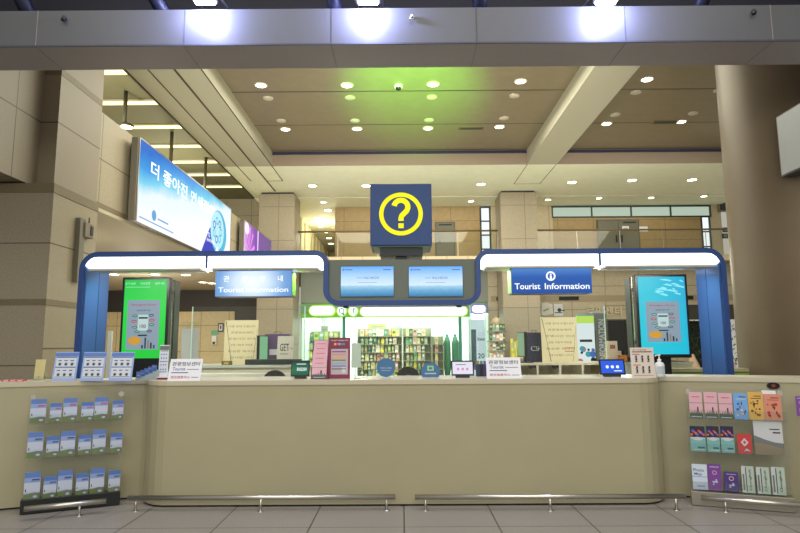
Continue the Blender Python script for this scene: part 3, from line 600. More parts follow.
hang_sign('deep blue hanging tourist information sign on the right with a white i symbol', 512, 591, 267.8, 293.5, fl_r, dr, -1)

# ================================================================== digital kiosks
poster_bg = ramp_em('poster_blue', [(0, (90, 130, 168)), (.5, (130, 160, 180)), (1, (150, 172, 190))], (0, 0, 1), 2.2, 0, .75)
def poster(m, x0, x1, z0, z1, y):
    w, h = x1-x0, z1-z0; cx = (x0+x1)/2; m.rect(x0, x1, z0, z1, y, poster_bg); y -= .001
    m.text('Emergency Room', cx, z0+h*.9, h*.05, y, em('poster_red', (190, 60, 90), .6), .01, w*.75); m.text('응급의료기관', cx, z0+h*.79, h*.035, y, INK, .01, w*.42)
    pw = em('poster_white', (190, 215, 215), .8); m.rect(cx-w*.16, cx+w*.16, z0+h*.38, z0+h*.7, y, pw); dk = em('poster_dark', (40, 80, 70), .4)
    m.rect(cx-w*.14, cx+w*.14, z0+h*.62, z0+h*.655, y-.0005, dk); m.rect(cx-w*.14, cx+w*.14, z0+h*.27, z0+h*.30, y, dk)
    cs = [em('poster_g', (70, 150, 100), .5), em('poster_t', (90, 150, 140), .5), em('poster_r', (190, 70, 90), .6), em('poster_b', (60, 90, 110), .5)]
    for k, (u, v) in enumerate(((-.26, .68), (.24, .69), (-.28, .57), (.27, .59), (-.25, .45), (.27, .5), (-.17, .36), (.2, .37))): m.disc(cx+u*w, z0+v*h, w*.085, y-.0006, cs[(k*3+k//3) % 4], 12, h*.028); m.rect(cx+u*w-w*.05, cx+u*w+w*.05, z0+v*h-.003, z0+v*h+.003, y-.0012, pw)
    m.text('100', cx, z0+h*.47, h*.07, y-.001, em('poster_ink', (120, 60, 80), .4), .01); m.disc(cx-w*.24, z0+h*.18, w*.2, y, em('poster_orange', (214, 160, 60), .8), 18, h*.085)
    for k in range(5): m.rect(cx+w*(-.02+k*.09), cx+w*(.03+k*.09), z0+h*.02, z0+h*(.09+.05*(k*3 % 4)), y, [dk, cs[3], em('poster_skin', (170, 140, 130), .6)][k % 3])
def kiosk(label, x0, x1, yt, yb, zs0, face, draw, side, zbot, zstand):
    Y = 7.0; A = at(x0, yb, Y); B = at(x1, yt, Y); w = B.x-A.x; cx = (A.x+B.x)/2; zt = B.z
    t = thing('digital_kiosk', label, 'digital kiosk', (cx, Y, 0))
    MB().box(-w/2, w/2, 0, .1, zbot, zt, BLACK, .008).build('front_cabinet', t)
    m = MB(); m.rect(-w/2+.03, w/2-.03, zs0, zt-.03, -.003, face); draw(m, w, zs0, zt); m.build('front_screen', t)
    MB().box(-w/2+.01, w/2-.01, .1, .16, zbot+.02, zt-.02, mat('kiosk_chrome_green_reflection', (170, 178, 150), .15, .9)).build('spine', t)  # chrome tinted green, putting the green reflections into its colour
    MB().box(-w/2, w/2, .17, .34, zbot, zt-.02, mat('kiosk_dark', (22, 30, 26), .3)).build('rear_cabinet', t)
    MB().box(-w/2+.04, w/2-.04, .342, .345, zs0, zt-.05, face).build('rear_screen', t)
    MB().box(-w/2+.01, w/2-.01, .16, .17, zbot+.03, zt-.03, STEEL).build('gasket', t)
    MB().box(-w*.22, w*.12, .03, .3, .04, zbot, BLACK).build('stand', t); MB().box(-w*.45, w*.4, -.05, .38, 0, .04, DARK).build('foot', t)
    for zz in (zbot+.15, zt-.2): MB().box(side*w/2-.004, side*w/2+.004, .07, .13, zz, zz+.05, BLACK).build('hinge', t)
green = ramp_em('green_screen', [(0, (10, 214, 58)), (.5, (4, 228, 66)), (1, (18, 190, 82))], (0, 0, 1), .8, -1.0, .85, .2, 4)
cyan = ramp_em('cyan_screen', [(0, (0, 214, 232)), (.5, (0, 206, 232)), (1, (20, 176, 230))], (.9, 0, .3), 1.0, 0, .85, .1, 3)
def kl(m, w, z0, zt):
    poster(m, -w*.36, w*.32, z0+.1, zt-.27, -.005)
    for k, s in enumerate(('8시 00분', '인천공항', '날씨 4도')): m.text(s, -w*.32+k*w*.31, zt-.075, .03, -.005, em('screen_mint', (170, 250, 200), .8), .005)
    m.rect(-w*.42, w*.1, zt-.12, zt-.115, -.005, MATS['screen_mint'])
def kr(m, w, z0, zt):
    poster(m, -w*.33, w*.31, z0+.14, zt-.32, -.005); rnd = random.Random(3); sl = em('screen_streak', (130, 225, 240), .9)
    for k in range(16):
        cx = rnd.uniform(-.1, .44)*w; cz = zt-rnd.uniform(.06, .24); ww = rnd.uniform(.02, .12)*w; m.poly([(max(-w*.44, cx-ww), cz), (min(w*.43, cx+ww), cz-.02), (min(w*.44, cx+ww*1.4), cz-.008), (cx, cz+.012)], -.0045-.0001*k, sl)
kiosk('tall kiosk at the left with a bright green screen and poster', 118.5, 170, 277, 357, 1.265, green, kl, 1, .7, 0)
kiosk('tall kiosk at the right with a bright cyan screen and poster', 639.5, 686.5, 274, 360, 1.275, cyan, kr, -1, 1.235, 0)

# ================================================================== things on the counter
def stand_card(name, label, cat, x0, x1, yt, yb, draw, bm, group=None, lean=12, Y=None, z=ZC, rz=0, easel=True, thick=.004):
    Y = Y or 5.72; A = at(x0, yb, Y); B = at(x1, yt, Y); w = B.x-A.x; h = (B.z-z)/math.cos(math.radians(lean)); c = at((x0+x1)/2, yb, Y)
    t = thing(name, label, cat, (c.x, Y, z), rz, group); R = Matrix.Rotation(math.radians(-lean), 4, 'X')
    MB().box(-w/2, w/2, 0, thick, 0, h, bm).xf(R).build('panel', t)
    m = MB(); draw(m, w, h); m.xf(R).build('print', t)
    if easel:
        dd = h*math.sin(math.radians(lean)); MB().add([(-w*.2, dd*.9+.004, h*.85), (w*.2, dd*.9+.004, h*.85), (w*.25, dd+.07, .001), (-w*.25, dd+.07, .001), (-w*.2, dd*.9+.007, h*.85), (w*.2, dd*.9+.007, h*.85), (w*.25, dd+.073, .001), (-w*.25, dd+.073, .001)], [(0, 1, 2, 3), (7, 6, 5, 4), (0, 4, 5, 1), (1, 5, 6, 2), (2, 6, 7, 3), (3, 7, 4, 0)], bm).build('easel_leg', t)
    return t
nb = mat('notice_blue', (96, 124, 190), .5); nw = mat('notice_white', (200, 206, 224), .5)
def d_notice(m, w, h, top=nb, rim=None):
    y = -.001; m.rect(-w*.43, w*.43, h*.5, h*.8, y, nw); m.rect(-w*.43, w*.43, h*.1, h*.46, y, nw); m.rect(-w/2, w/2, h*.84, h*.97, y, top); m.rect(-w*.43, w*.43, h*.8, h*.82, y, INK); m.rect(-w*.43, w*.43, h*.455, h*.475, y, INK)
    for r, z in enumerate((.7, .58, .36, .22)):
        for k in (-1, 0, 1):
            if r % 2: m.disc(k*w*.26, h*z, w*.07, y-.0005, gry, 10); m.rect(k*w*.26-w*.03, k*w*.26+w*.03, h*z-.008, h*z+.003, y-.0009, INK)
            else: m.rect(k*w*.26-w*.09, k*w*.26+w*.06, h*z-.003, h*z+.004, y-.0005, INK)
    m.rect(-w*.4, w*.4, h*.13, h*.15, y-.0005, gry)
nf = mat('notice_frame', (150, 170, 220), .5)
for (x0, x1), n in (((50.5, 76), 'leftmost'), ((79, 103.5), 'middle'), ((107.5, 132), 'rightmost')):
    stand_card('notice_stand', f'{n} of three blue framed notices standing on the left counter wing', 'notice', x0, x1, 352, 381.5, d_notice, nf, 'blue framed notices on the left wing', 10, 5.58)
stand_card('notice_card', 'narrow white notice card standing on the dark red box', 'notice', 157.5, 168, 345, 374, lambda m, w, h: d_notice(m, w, h, gry), PAPER, None, 4, 5.8, ZC+.028)
o = MB().box(-.1, .1, -.07, .1, 0, .018, mat('maroon_box', (130, 40, 56), .5), .003).box(-.1, .1, -.071, .1, .018, .027, PAPER).build('flat_box', None, (at(160, 378, 5.8).x, 5.8, ZC)); tag(o, 'flat dark red box with white top beside the Tourist notice', 'box')
def d_tour(m, w, h):
    y = -.001; m.text('관광정보센터', 0, h*.77, h*.19, y, INK, .012, w*.86); m.text('Tourist', -w*.2, h*.54, h*.15, y, INKB, .01, w*.4); m.rect(w*.05, w*.42, h*.5, h*.53, y, gry); m.rect(-w*.42, w*.1, h*.35, h*.39, y, INKB); m.text('观光信息中心', -w*.12, h*.17, h*.13, y, INKR, .01, w*.6); m.rect(w*.22, w*.44, h*.14, h*.17, y, gry)
stand_card('tourist_notice', 'slanted white Tourist notice on the left part of the counter', 'notice', 167, 200, 359, 383, d_tour, PAPER, 'white tourist notices', 22, 5.5, rz=math.radians(3))
stand_card('tourist_notice', 'white Tourist notice right of the tablet at the counter centre', 'notice', 487.5, 521.5, 357.5, 379.5, d_tour, PAPER, 'white tourist notices', 18, 5.6)
def d_pict(m, w, h):
    y = -.001; m.text('안내말씀', -w*.1, h*.92, h*.045, y, INKR, .01, w*.6); m.rect(-w*.42, w*.42, h*.84, h*.87, y, INK); m.rect(-w*.42, -w*.1, h*.76, h*.785, y, INKR); m.rect(-w*.42, -w*.1, h*.40, h*.425, y, INKR)
    for z in (.66, .55, .30, .18):
        for k in (-1, 0, 1): m.disc(k*w*.26, h*z+.012, w*.045, y, INK, 8); m.rect(k*w*.26-w*.06, k*w*.26+w*.04, h*z-.012, h*z+.003, y, gry)
    m.rect(-w*.42, w*.42, h*.06, h*.075, y, gry)
CREAMP = mat('cream_paper', (206, 194, 186), .7)
stand_card('pictogram_notice', 'tall white pictogram notice beside the sanitizer bottle', 'notice', 633.5, 655, 347.5, 381, d_pict, CREAMP, None, 5, 5.62)
stand_card('blank_card', 'plain cream card standing behind the leaflets at far left', 'card', 33, 44, 359.5, 377, lambda m, w, h: m.rect(-w*.1, w*.1, h*.08, h*.12, -.001, GREY), mat('cream_card', (200, 190, 140), .6), None, 6, 6.0)
for k, (px, n) in enumerate(((13, 'left'), (20, 'middle'), (27, 'right'))):
    a = at(px, 378, 5.7); m = MB().box(-.032, .032, -.05, .05, 0, .012, mat('leaflet_red', (186, 50, 46), .5)); m.rect(-.02, .02, .004, .009, -.0505, PAPER); m.add([(-.02, -.02, .0125), (.02, -.02, .0125), (.02, .01, .0125), (-.02, .01, .0125)], [(0, 1, 2, 3)], PAPER)
    tag(m.build('red_leaflet_stack', None, (a.x, 5.62, ZC), (0, 0, .3)), f'{n} of three low red leaflet stacks at the far left of the counter', 'leaflets', 'red leaflet stacks')
a = at(40, 379, 5.62); t = thing('leaflet_tray', 'clear low tray beside the red leaflets at far left', 'tray', (a.x, 5.62, ZC)); MB().box(-.09, .09, -.06, .06, 0, .006, CLEAR).build('tray_bottom', t); MB().box(-.09, .09, -.064, -.06, 0, .025, CLEAR).build('front_lip', t); MB().box(-.09, .09, .06, .064, 0, .04, CLEAR).build('back_lip', t)
# blue stepped leaflet rack
a = at(143.5, 380, 5.65); t = thing('leaflet_holder', 'stepped holder of small blue leaflets beside the green kiosk', 'leaflet holder', (a.x, 5.65, ZC), math.radians(-32))
MB().prism_yz([(-.06, 0), (.14, 0), (.14, .09), (-.06, .02)], -.035, .035, mat('holder_grey', (150, 160, 160), .4)).build('holder', t)
for k in range(5): MB().box(-.032, .032, -.055+k*.04, -.047+k*.04, .018+k*.015, .08+k*.014, [skyb, skyc][k % 2]).rect(-.02, .02, .045+k*.018, .05+k*.018, -.0555+k*.04, wht).build('leaflet', t)

# tablets
def tablet(label, x0, x1, yt, yb, face, draw, frame=BLACK, Y=5.75):
    A = at(x0, yb, Y); B = at(x1, yt, Y); w = B.x-A.x; h = B.z-A.z; t = thing('tablet', label, 'tablet', ((A.x+B.x)/2, Y, ZC), 0, 'tablets on the counter')
    R = Matrix.Translation((0, 0, .02)) @ Matrix.Rotation(math.radians(-12), 4, 'X')
    MB().box(-w/2, w/2, 0, .012, 0, h, frame, .003).xf(R).build('body', t); m = MB(); m.rect(-w*.44, w*.44, h*.1, h*.9, -.001, face); draw(m, w, h); m.xf(R).build('screen', t)
    MB().box(-w*.3, w*.3, .0, .09, 0, .02, DARK, .003).build('stand', t)
def t1(m, w, h): m.text('ENGLISH', w*.08, h*.45, h*.2, -.002, lt, .012, w*.5); m.rect(-w*.2, w*.3, h*.75, h*.79, -.002, lt)
def t2f(m, w, h):
    m.rect(-w*.3, w*.15, h*.7, h*.74, -.002, INK)
    for k in (-1, 0, 1): m.rect(k*w*.2-w*.05, k*w*.2+w*.05, h*.35, h*.5, -.002, em('tablet_pink', (216, 150, 190), .8))
def t3(m, w, h):
    for k in (-1, 0, 1): m.disc(k*w*.2, h*.5, w*.06, -.002, lt, 12)
    m.rect(w*.05, w*.35, h*.22, h*.27, -.002, lt)
tablet('black tablet showing a green ENGLISH screen beside the maroon display', 290.5, 309.5, 361.5, 378, ramp_em('tablet_green', [(0, (20, 70, 60)), (.5, (30, 130, 90)), (1, (20, 60, 60))], (0, 0, 1), 6, 0, .8), t1, BLACK)
tablet('black tablet with a white screen at the counter centre', 451.5, 474, 361, 376.5, em('tablet_white', (226, 222, 240), .95), t2f)
tablet('black tablet with a blue screen on the right of the counter', 600.5, 625.5, 361.5, 377.5, em('tablet_blue', (40, 96, 230), .9), t3)
# maroon display with pink brochures
mar = mat('maroon_board', (118, 44, 68), .5); Y = 5.72
A = at(329, 378, Y); B = at(350, 337.5, Y)
stand_card('maroon_display', 'maroon standing board with a coloured price sheet on the counter', 'display board', 328, 350, 337.5, 379, lambda m, w, h: (m.text('TOURIST INFORMATION', 0, h*.93, h*.03, -.001, wht, .01, w*.8), [m.disc(-w*.2+k*w*.1, h*.84, w*.06, -.0012-.0002*k, [yel, prd, blu, grn, skyc][k], 12) for k in range(5)], m.rect(-w*.38, w*.4, h*.1, h*.72, -.001, mat('rainbow_sheet', (176, 160, 170), .5)), [m.rect(-w*.34, w*.3, h*(.64-k*.07), h*(.67-k*.07), -.002, [pur, sal, yel, grn, teal_p, skyb, gry][k]) for k in range(7)], m.rect(w*.12, w*.3, h*.14, h*.28, -.002, wht)), mar, None, 5, Y, thick=.012)
A0 = at(311.5, 379, 5.68); B0 = at(327, 379, 5.68); t = thing('pink_brochure_rack', 'stepped rack of pink brochures left of the maroon board', 'brochure rack', ((A0.x+B0.x)/2, 5.68, ZC)); w = B0.x-A0.x
MB().prism_yz([(-.03, 0), (.14, 0), (.14, .33), (.12, .33)], -w/2-.004, -w/2, mar).prism_yz([(-.03, 0), (.14, 0), (.14, .33), (.12, .33)], w/2, w/2+.004, mar).box(-w/2, w/2, .13, .14, 0, .36, mar).box(-w/2, w/2, -.03, .13, 0, .006, mar).build('holder', t)
for k in range(5):
    m = MB(); d_pink(m, w*.94, .17); m.xf(Matrix.Translation((0, -.015+k*.03, .008+k*.045)) @ Matrix.Rotation(math.radians(-8), 4, 'X')); m.build('pink_brochure', t)
a = at(356, 378, 5.74); t = thing('acrylic_holder', 'clear acrylic holder with pale sheet right of the maroon board', 'sheet holder', (a.x, 5.74, ZC)); MB().box(-.05, .05, 0, .004, 0, .34, CLEAR).build('front_sheet', t); MB().box(-.045, .045, .006, .008, .1, .33, mat('frosted_sheet', (196, 206, 196), .6)).build('paper', t); MB().box(-.05, .05, -.04, .07, 0, .005, CLEAR).build('foot', t)
# blue round signs
bc = mat('round_sign_blue', (66, 108, 150), .5)
def round_sign(label, px, py, rpx, draw):
    Y = 5.8; c = at(px, py, Y); r = rpx/600*Y; t = thing('round_sign', label, 'sign', (c.x, Y, ZC), 0, 'round blue signs on the counter')
    zc = c.z-ZC; pts = [(r*math.cos(2*PI*k/36), zc+r*math.sin(2*PI*k/36)) for k in range(36)]; pts = [(x, max(z, .004)) for x, z in pts]
    MB().prism_xz(pts, 0, .006, bc).build('disc', t); m = MB(); draw(m, r, zc); m.build('print', t); MB().box(-r*.5, r*.5, -.02, .05, 0, .006, CLEAR).build('foot', t)
round_sign('round blue sign standing left of the black chair back', 386, 367.5, 9.2, lambda m, r, z: (m.text('WELCOME', 0, z-.005, .014, -.001, pale, .01, r*1.2), m.rect(-r*.5, r*.5, z-.03, z-.026, -.001, pale)))
round_sign('round teal blue sign with a square symbol left of the white tablet', 430.5, 372, 9.4, lambda m, r, z: (m.rect(-r*.35, r*.35, z+.01, z+.06, -.001, mat('symbol_green', (140, 190, 140), .5)), m.rect(-r*.15, r*.15, z+.025, z+.045, -.0015, bc), m.rect(-r*.6, r*.6, z-.02, z-.008, -.001, pale)))
# sanitizer bottle
a = at(660.5, 381, 5.66); t = thing('sanitizer_bottle', 'white pump bottle of hand sanitizer on the right counter wing', 'bottle', (a.x, 5.66, ZC))
MB().lathe([(.001, 0), (.04, 0), (.043, .01), (.043, .11), (.035, .13), (.014, .142), (.014, .15)], mat('bottle_white', (212, 214, 216), .35), 24).build('bottle', t)
MB().add([(.0435*math.sin(q), -.0435*math.cos(q), z) for z in (.03, .1) for q in [math.radians(-50+100*k/8) for k in range(9)]], [(k, k+1, k+10, k+9) for k in range(8)], mat('bottle_label', (176, 186, 200), .5)).build('label_wrap', t)
MB().lathe([(.017, .15), (.017, .165), (.006, .167), (.006, .195), (.012, .197), (.012, .207), (.001, .208)], WHITE, 16).tube([(0, 0, .202), (-.035, -.01, .2), (-.042, -.012, .192)], .005, WHITE, 8).build('pump', t)
# dark goods by white tablet
for k, (px, c, n) in enumerate(((478, (60, 70, 90), 'left'), (481.5, (44, 44, 56), 'middle'), (485, (70, 60, 110), 'right'))):
    a = at(px, 378, 6.0); tag(MB().box(-.018, .018, -.02, .02, 0, .12, mat(f'pen_pot_{k}', c, .5), .003).box(-.012, .012, -.012, .012, .12, .15, mat(f'pen_{k}', [(160, 120, 60), (90, 140, 90), (120, 90, 160)][k], .5)).build('pen_pot', None, (a.x, 6.0, ZC)), f'{n} of three small dark pen pots between white tablet and notice', 'pen pot', 'pen pots')
# acrylic shields on the counter
edge = mat('acrylic_edge', (190, 225, 205), .2)
for (x0, x1), n in (((190, 305), 'left'), ((355, 470), 'middle'), ((487, 604), 'right')):
    Y = 5.9; A = at(x0, 378, Y); B = at(x1, 306, Y); w = B.x-A.x; h = B.z-ZC; t = thing('acrylic_shield', f'{n} clear acrylic shield standing along the counter top', 'shield', ((A.x+B.x)/2, Y, ZC), 0, 'acrylic shields')
    MB().box(-w/2, w/2, 0, .006, .004, h, CLEAR).build('sheet', t)
    for s in (-1, 1): MB().box(s*w/2-.004, s*w/2+.004, -.001, .007, .004, h, edge).build('polished_edge', t); MB().box(s*w*.42-.03, s*w*.42+.03, -.05, .06, 0, .004, CLEAR).build('foot', t)

# ================================================================== behind the counter
desk = mat('desk_cream', (214, 206, 180), .45)
A = at(190, 372, 7.15).x; B = at(346, 372, 7.15).x; t = thing('service_desk', 'low cream staff desk behind the left part of the counter', 'desk', ((A+B)/2, 7.15, 0)); w = B-A
MB().box(-w/2, w/2, -.12, .12, 1.05, 1.08, mat('desk_white', (200, 200, 186), .4)).build('desktop', t); MB().box(-w/2+.02, w/2-.02, -.1, .11, 0, 1.05, mat('desk_grey', (110, 116, 108), .5)).build('panel', t)
A = at(150, 365, 7.7).x; B = at(345, 365, 7.7).x; t = thing('back_counter', 'pale back counter carrying the beige notice board on the left', 'counter', ((A+B)/2, 8, 0)); w = B-A; ZB2 = 1.16
MB().box(-w/2, w/2, -.3, .3, ZB2-.035, ZB2, mat('desk_white', (200, 200, 186), .4)).build('worktop', t)
MB().box(-w/2+.02, w/2-.02, -.27, .29, 0, ZB2-.035, desk).build('carcass', t)
m = MB()
A = at(514, 363, 7.7); B = at(606, 363, 7.7); w = B.x-A.x; t = thing('cubby_shelf', 'pale back counter with open cubbies on the right', 'shelf', ((A.x+B.x)/2, 8, 0)); ZR = A.z+.0
MB().box(-w/2, w/2, -.3, .3, ZR-.03, ZR, desk).build('worktop', t); MB().box(-w/2, w/2, .25, .29, .02, ZR-.03, mat('cubby_back', (220, 212, 188), .5)).build('back', t)
for k in range(5): x = -w/2+.012+k*(w-.024)/4; MB().box(x-.012, x+.012, -.3, .25, .02, ZR-.03, desk).build('divider', t)
MB().box(-w/2, w/2, -.3, .25, .75, .775, desk).build('shelf', t)
for px in (533, 556.5): a = at(px, 366, 7.72); tag(MB().box(-.045, .045, -.03, .03, .015, .05, BLACK, .005).box(-.03, .0, -.02, .02, 0, .015, DARK).build('cable_box', None, (a.x, 7.76, ZR-.08)), f"{'left' if px < 540 else 'right'} black cable box under the cubby worktop", 'box', 'cable boxes')
# beige notice boards
bg = mat('beige_board', (226, 212, 168), .6)
def d_board(right):
    def d(m, w, h):
        y = -.001
        lines = ['이용 안내 드립니다', '관광정보센터', '운영시간 안내', '공항 이용객 여러분', '항공편 체크인', '감사합니다']
        for k, s in enumerate(lines): m.text(s, w*.02, h*(.86-k*.14), h*.05, y, [mat('board_grey_ink', (130, 122, 108), .6), INK][0], .006, w*(.8 if k % 2 == 0 else .66))
        if right: m.rect(w*.14, w*.4, h*.235, h*.25, y, INKR); m.rect(w*.14, w*.4, h*.31, h*.325, y, INKR)
        for sx in (-1, 1): m.poly([(sx*w*.47, h*.97), (sx*w*.47+.008, h*.97), (sx*w*.25+.008*sx, h*.02), (sx*w*.25, h*.02)] if sx < 0 else [(w*.48, h*.8), (w*.485, h*.8), (w*.36, h*.02), (w*.352, h*.02)], y-.0006, INK)
    return d
stand_card('notice_board', 'large beige notice board standing on the left back counter', 'notice board', 222.5, 257.5, 320, 364.5, d_board(False), bg, 'large beige notice boards', 3, 7.85, ZB2)
stand_card('notice_board', 'large beige notice board with a red boxed line on the right cubby shelf', 'notice board', 543.5, 577.5, 317, 362.5, d_board(True), bg, 'large beige notice boards', 3, 7.85, ZR)
# monitors
def monitor(label, x0, x1, yt, yb, face, z, Y, rz):
    A = at(x0, yb, Y); B = at(x1, yt, Y); w = .28; h = B.z-A.z; t = thing('monitor', label, 'monitor', ((A.x+B.x)/2, Y, z), rz, 'monitors')
    zb = A.z-z; MB().box(-w/2, w/2, 0, .035, zb, zb+h, BLACK, .005).build('case', t); MB().rect(-w/2+.012, w/2-.012, zb+.015, zb+h-.012, -.002, face).build('screen', t); MB().box(-.03, .03, .035, .06, .015, zb+h*.5, BLACK).build('stand', t); MB().box(-.11, .11, -.04, .12, 0, .015, BLACK).build('foot', t)
monitor('monitor edge with a pale green screen beside the left notice board', 260.5, 266.5, 335.5, 361, em('monitor_green', (130, 190, 145), .9), ZB2, 7.86, math.radians(80))
monitor('monitor seen edge on with a pale green screen left of the navy bag', 518, 524, 332, 357, em('monitor_pale', (150, 190, 150), .7), ZR, 7.84, math.radians(-82))
# bags
def paper_bag(name, label, x0, x1, yt, yb, Y, z, bm, draw, rz=0):
    A = at(x0, yb, Y); B = at(x1, yt, Y); w = B.x-A.x; h = B.z-z; t = thing(name, label, 'bag', ((A.x+B.x)/2, Y, z), rz)
    MB().prism_yz([(-.06, 0), (.06, 0), (.035, h), (-.035, h)], -w/2, w/2, bm).build('bag', t)
    for s in (-1, 1): MB().tube([(-w*.15, s*.034, h-.01), (-w*.12, s*.034, h+.03), (w*.12, s*.034, h+.03), (w*.15, s*.034, h-.01)], .003, bm, 6).build('handle', t)
    m = MB(); draw(m, w, h); m.xf(Matrix.Translation((0, -.061, 0)) @ Matrix.Rotation(math.radians(-4.5), 4, 'X')).build('print', t)
paper_bag('paper_bag', 'purple paper bag standing behind the white GET card', 265, 290, 334, 363, 8.12, ZB2, mat('bag_purple', (92, 70, 112), .6), lambda m, w, h: m.rect(-w*.3, w*.3, h*.3, h*.8, -.002, PAPER))
paper_bag('paper_bag', 'navy paper bag with a white square emblem beside the right board', 526, 542.5, 332.5, 362, 8.1, ZR, mat('bag_navy', (42, 46, 74), .6), lambda m, w, h: (m.text('7℃', 0, h*.5, h*.16, -.002, wht, .01), m.rect(-w*.2, w*.2, h*.38, h*.4, -.002, wht), m.rect(-w*.2, w*.2, h*.6, h*.62, -.002, wht), m.rect(-w*.2, -w*.17, h*.38, h*.62, -.002, wht), m.rect(w*.17, w*.2, h*.38, h*.62, -.002, wht)))
stand_card('get_card', 'tilted white card reading GET beside the purple bag', 'card', 276, 293, 336, 361, lambda m, w, h: (m.text('GET', -w*.05, h*.6, h*.26, -.001, INK, .012, w*.55), m.text('1+', w*.35, h*.55, h*.14, -.001, GREY), m.rect(-w*.3, w*.2, h*.35, h*.38, -.001, GREY)), mat('card_cream', (206, 200, 184), .6), None, 6, 7.9, ZB2, math.radians(-6))
o = MB().box(-.36, .36, -.03, .03, 0, .07, mat('dark_green_case', (36, 52, 48), .5), .006).box(-.3, .3, -.032, .03, .02, .03, BLACK).build('desk_organiser', None, (at(268, 370, 7.66).x+.05, 7.745, ZB2)); tag(o, 'long dark green desk organiser in front of the purple bag', 'desk organiser')
o = MB().box(-.06, .06, -.04, .04, 0, .05, mat('yellow_label_box', (110, 110, 50), .5), .004).rect(-.03, .03, .01, .035, -.0405, yel).build('tape_dispenser', None, (at(226, 366, 7.72).x, 7.755, ZB2)); tag(o, 'small dark box with yellow label at foot of left board', 'box')
# chairs
def chair(label, px, py, Y):
    a = at(px, py, Y); zt = a.z; t = thing('office_chair', label, 'office chair', (a.x, Y+.25, 0), 0, 'black office chairs behind the counter'); bl = mat('chair_black', (26, 25, 24), .6)
    w = .125
    m = MB()
    op = [(-w, zt-.55), (-w, zt-.1)]+arc(0, zt-.125, w, 168, 12, 10)+[(w, zt-.1), (w, zt-.55)]
    m.prism_xz(op, -.27, -.22, bl); m.build('backrest', t)
    MB().disc(0, zt-.125, .055, -.272, GREY, 18, .04).build('headrest_pad', t)
    MB().box(-.24, .24, -.22, .24, .45, .53, bl, .02).build('seat', t); MB().box(-.03, .03, -.25, -.2, .4, zt-.5, BLACK).build('back_bracket', t)
    MB().tube([(0, 0, .08), (0, 0, .45)], .03, STEEL, 12).build('gas_column', t)
    for k in range(5): q = 2*PI*k/5; MB().tube([(0, 0, .1), (.28*math.cos(q), .28*math.sin(q), .06), (.28*math.cos(q), .28*math.sin(q), .0)], .022, BLACK, 8).build('base_leg', t)
chair('black arched chair back rising behind the counter at its centre', 408, 366.5, 6.45)
chair('dark arched chair back rising beside the green tablet', 275, 370.0, 6.35)
# right back clutter
a = at(614, 361, 7.9); t = thing('carton', 'small cream carton model stacked on a box at the right back counter', 'carton', (a.x, 8.0, ZR))
MB().box(-.06, .11, -.08, .08, 0, .14, mat('carton_cream', (196, 178, 150), .6), .004).build('lower_box', t); MB().box(-.05, .07, -.06, .06, .14, .27, MATS['carton_cream'], .004).rect(-.03, .04, .17, .22, -.061, mat('carton_print', (150, 90, 80), .6)).build('upper_box', t); MB().box(-.08, .13, -.1, .1, 0, .008, desk).build('tray', t)
A = at(606, 362, 7.9).x; o = MB().box(0, 1.1, -.2, .4, 0, ZR, desk).box(-.01, 1.11, -.21, .41, ZR-.03, ZR, MATS['desk_white']).build('side_cabinet', None, (A, 8.05, 0)); tag(o, 'cream side cabinet behind the blue tablet and notice', 'cabinet')
for o2 in list(t.children)+[]: pass
t.location.z = ZR
a = at(623, 362, 7.85); tag(MB().box(-.05, .05, -.04, .04, 0, .09, mat('orange_box', (206, 120, 50), .6), .004).box(-.05, .05, -.041, .04, .06, .065, mat('orange_tape', (230, 170, 110), .6)).build('orange_box', None, (a.x, 7.86, ZR)), 'small orange box on the cabinet left of the pictogram notice', 'box')
# roll up banners
def banner(label, x0, x1, yt, Y, draw, top):
    A = at(x0, 362, Y); B = at(x1, yt, Y); w = B.x-A.x; h = B.z; t = thing('roll_up_banner', label, 'banner', ((A.x+B.x)/2, Y, 0), 0, 'banners behind the right counter'); m = MB(); draw(m, w, h); m.build('banner_sheet', t)
    MB().box(-w/2, w/2, -.06, .1, 0, .07, STEEL).build('base', t); MB().box(-w/2, w/2, -.012, .014, h-.02, h+.01, STEEL).build('top_rail', t); MB().tube([(0, .03, .07), (0, .03, h)], .01, STEEL, 8).build('pole', t)
def b1(m, w, h):
    m.box(-w/2, w/2, -.004, .002, .07, h-.02, em('banner_white', (222, 234, 236), 1.0)); y = -.005; m.rect(-w/2, w/2, h*.93, h-.02, y, em('banner_lime', (190, 226, 90), 1.0))  # plain banner sheet and print glow by emission to look bright
    rnd = random.Random(5); cs = [em('banner_teal', (60, 180, 190), .7), em('banner_blue', (60, 120, 200), .7), em('banner_pink', (214, 120, 150), .7), INK]
    for k in range(16): cx = rnd.uniform(-.4, .4)*w; cz = h*rnd.uniform(.52, .74); m.disc(cx, cz, rnd.uniform(.015, .05), y-.0003*k, cs[k % 4], 12)
    m.rect(-w*.35, w*.35, h*.78, h*.8, y, INK)
banner('white banner with a lime top and teal pictures behind the cubbies', 578, 593.5, 314.5, 8.9, b1, 0)
def b2(m, w, h):
    m.box(-w/2, w/2, -.004, .002, .07, h-.02, mat('smoky_sheet', (120, 128, 120), .3)); y = -.005
    o = MB().text('INFORMATION', 0, 0, w*.44, 0, PAPER, .03, h*.34); m.add([(w*.12-v.z, y, h*.77+v.x) for v in o.v], o.f, PAPER); m.rect(-w*.45, -w*.3, h*.4, h*.85, y, mat('smoky_dark', (70, 76, 72), .4))
banner('smoky grey banner with white vertical lettering right of the lime banner', 594, 606, 312, 9.4, b2, 0)
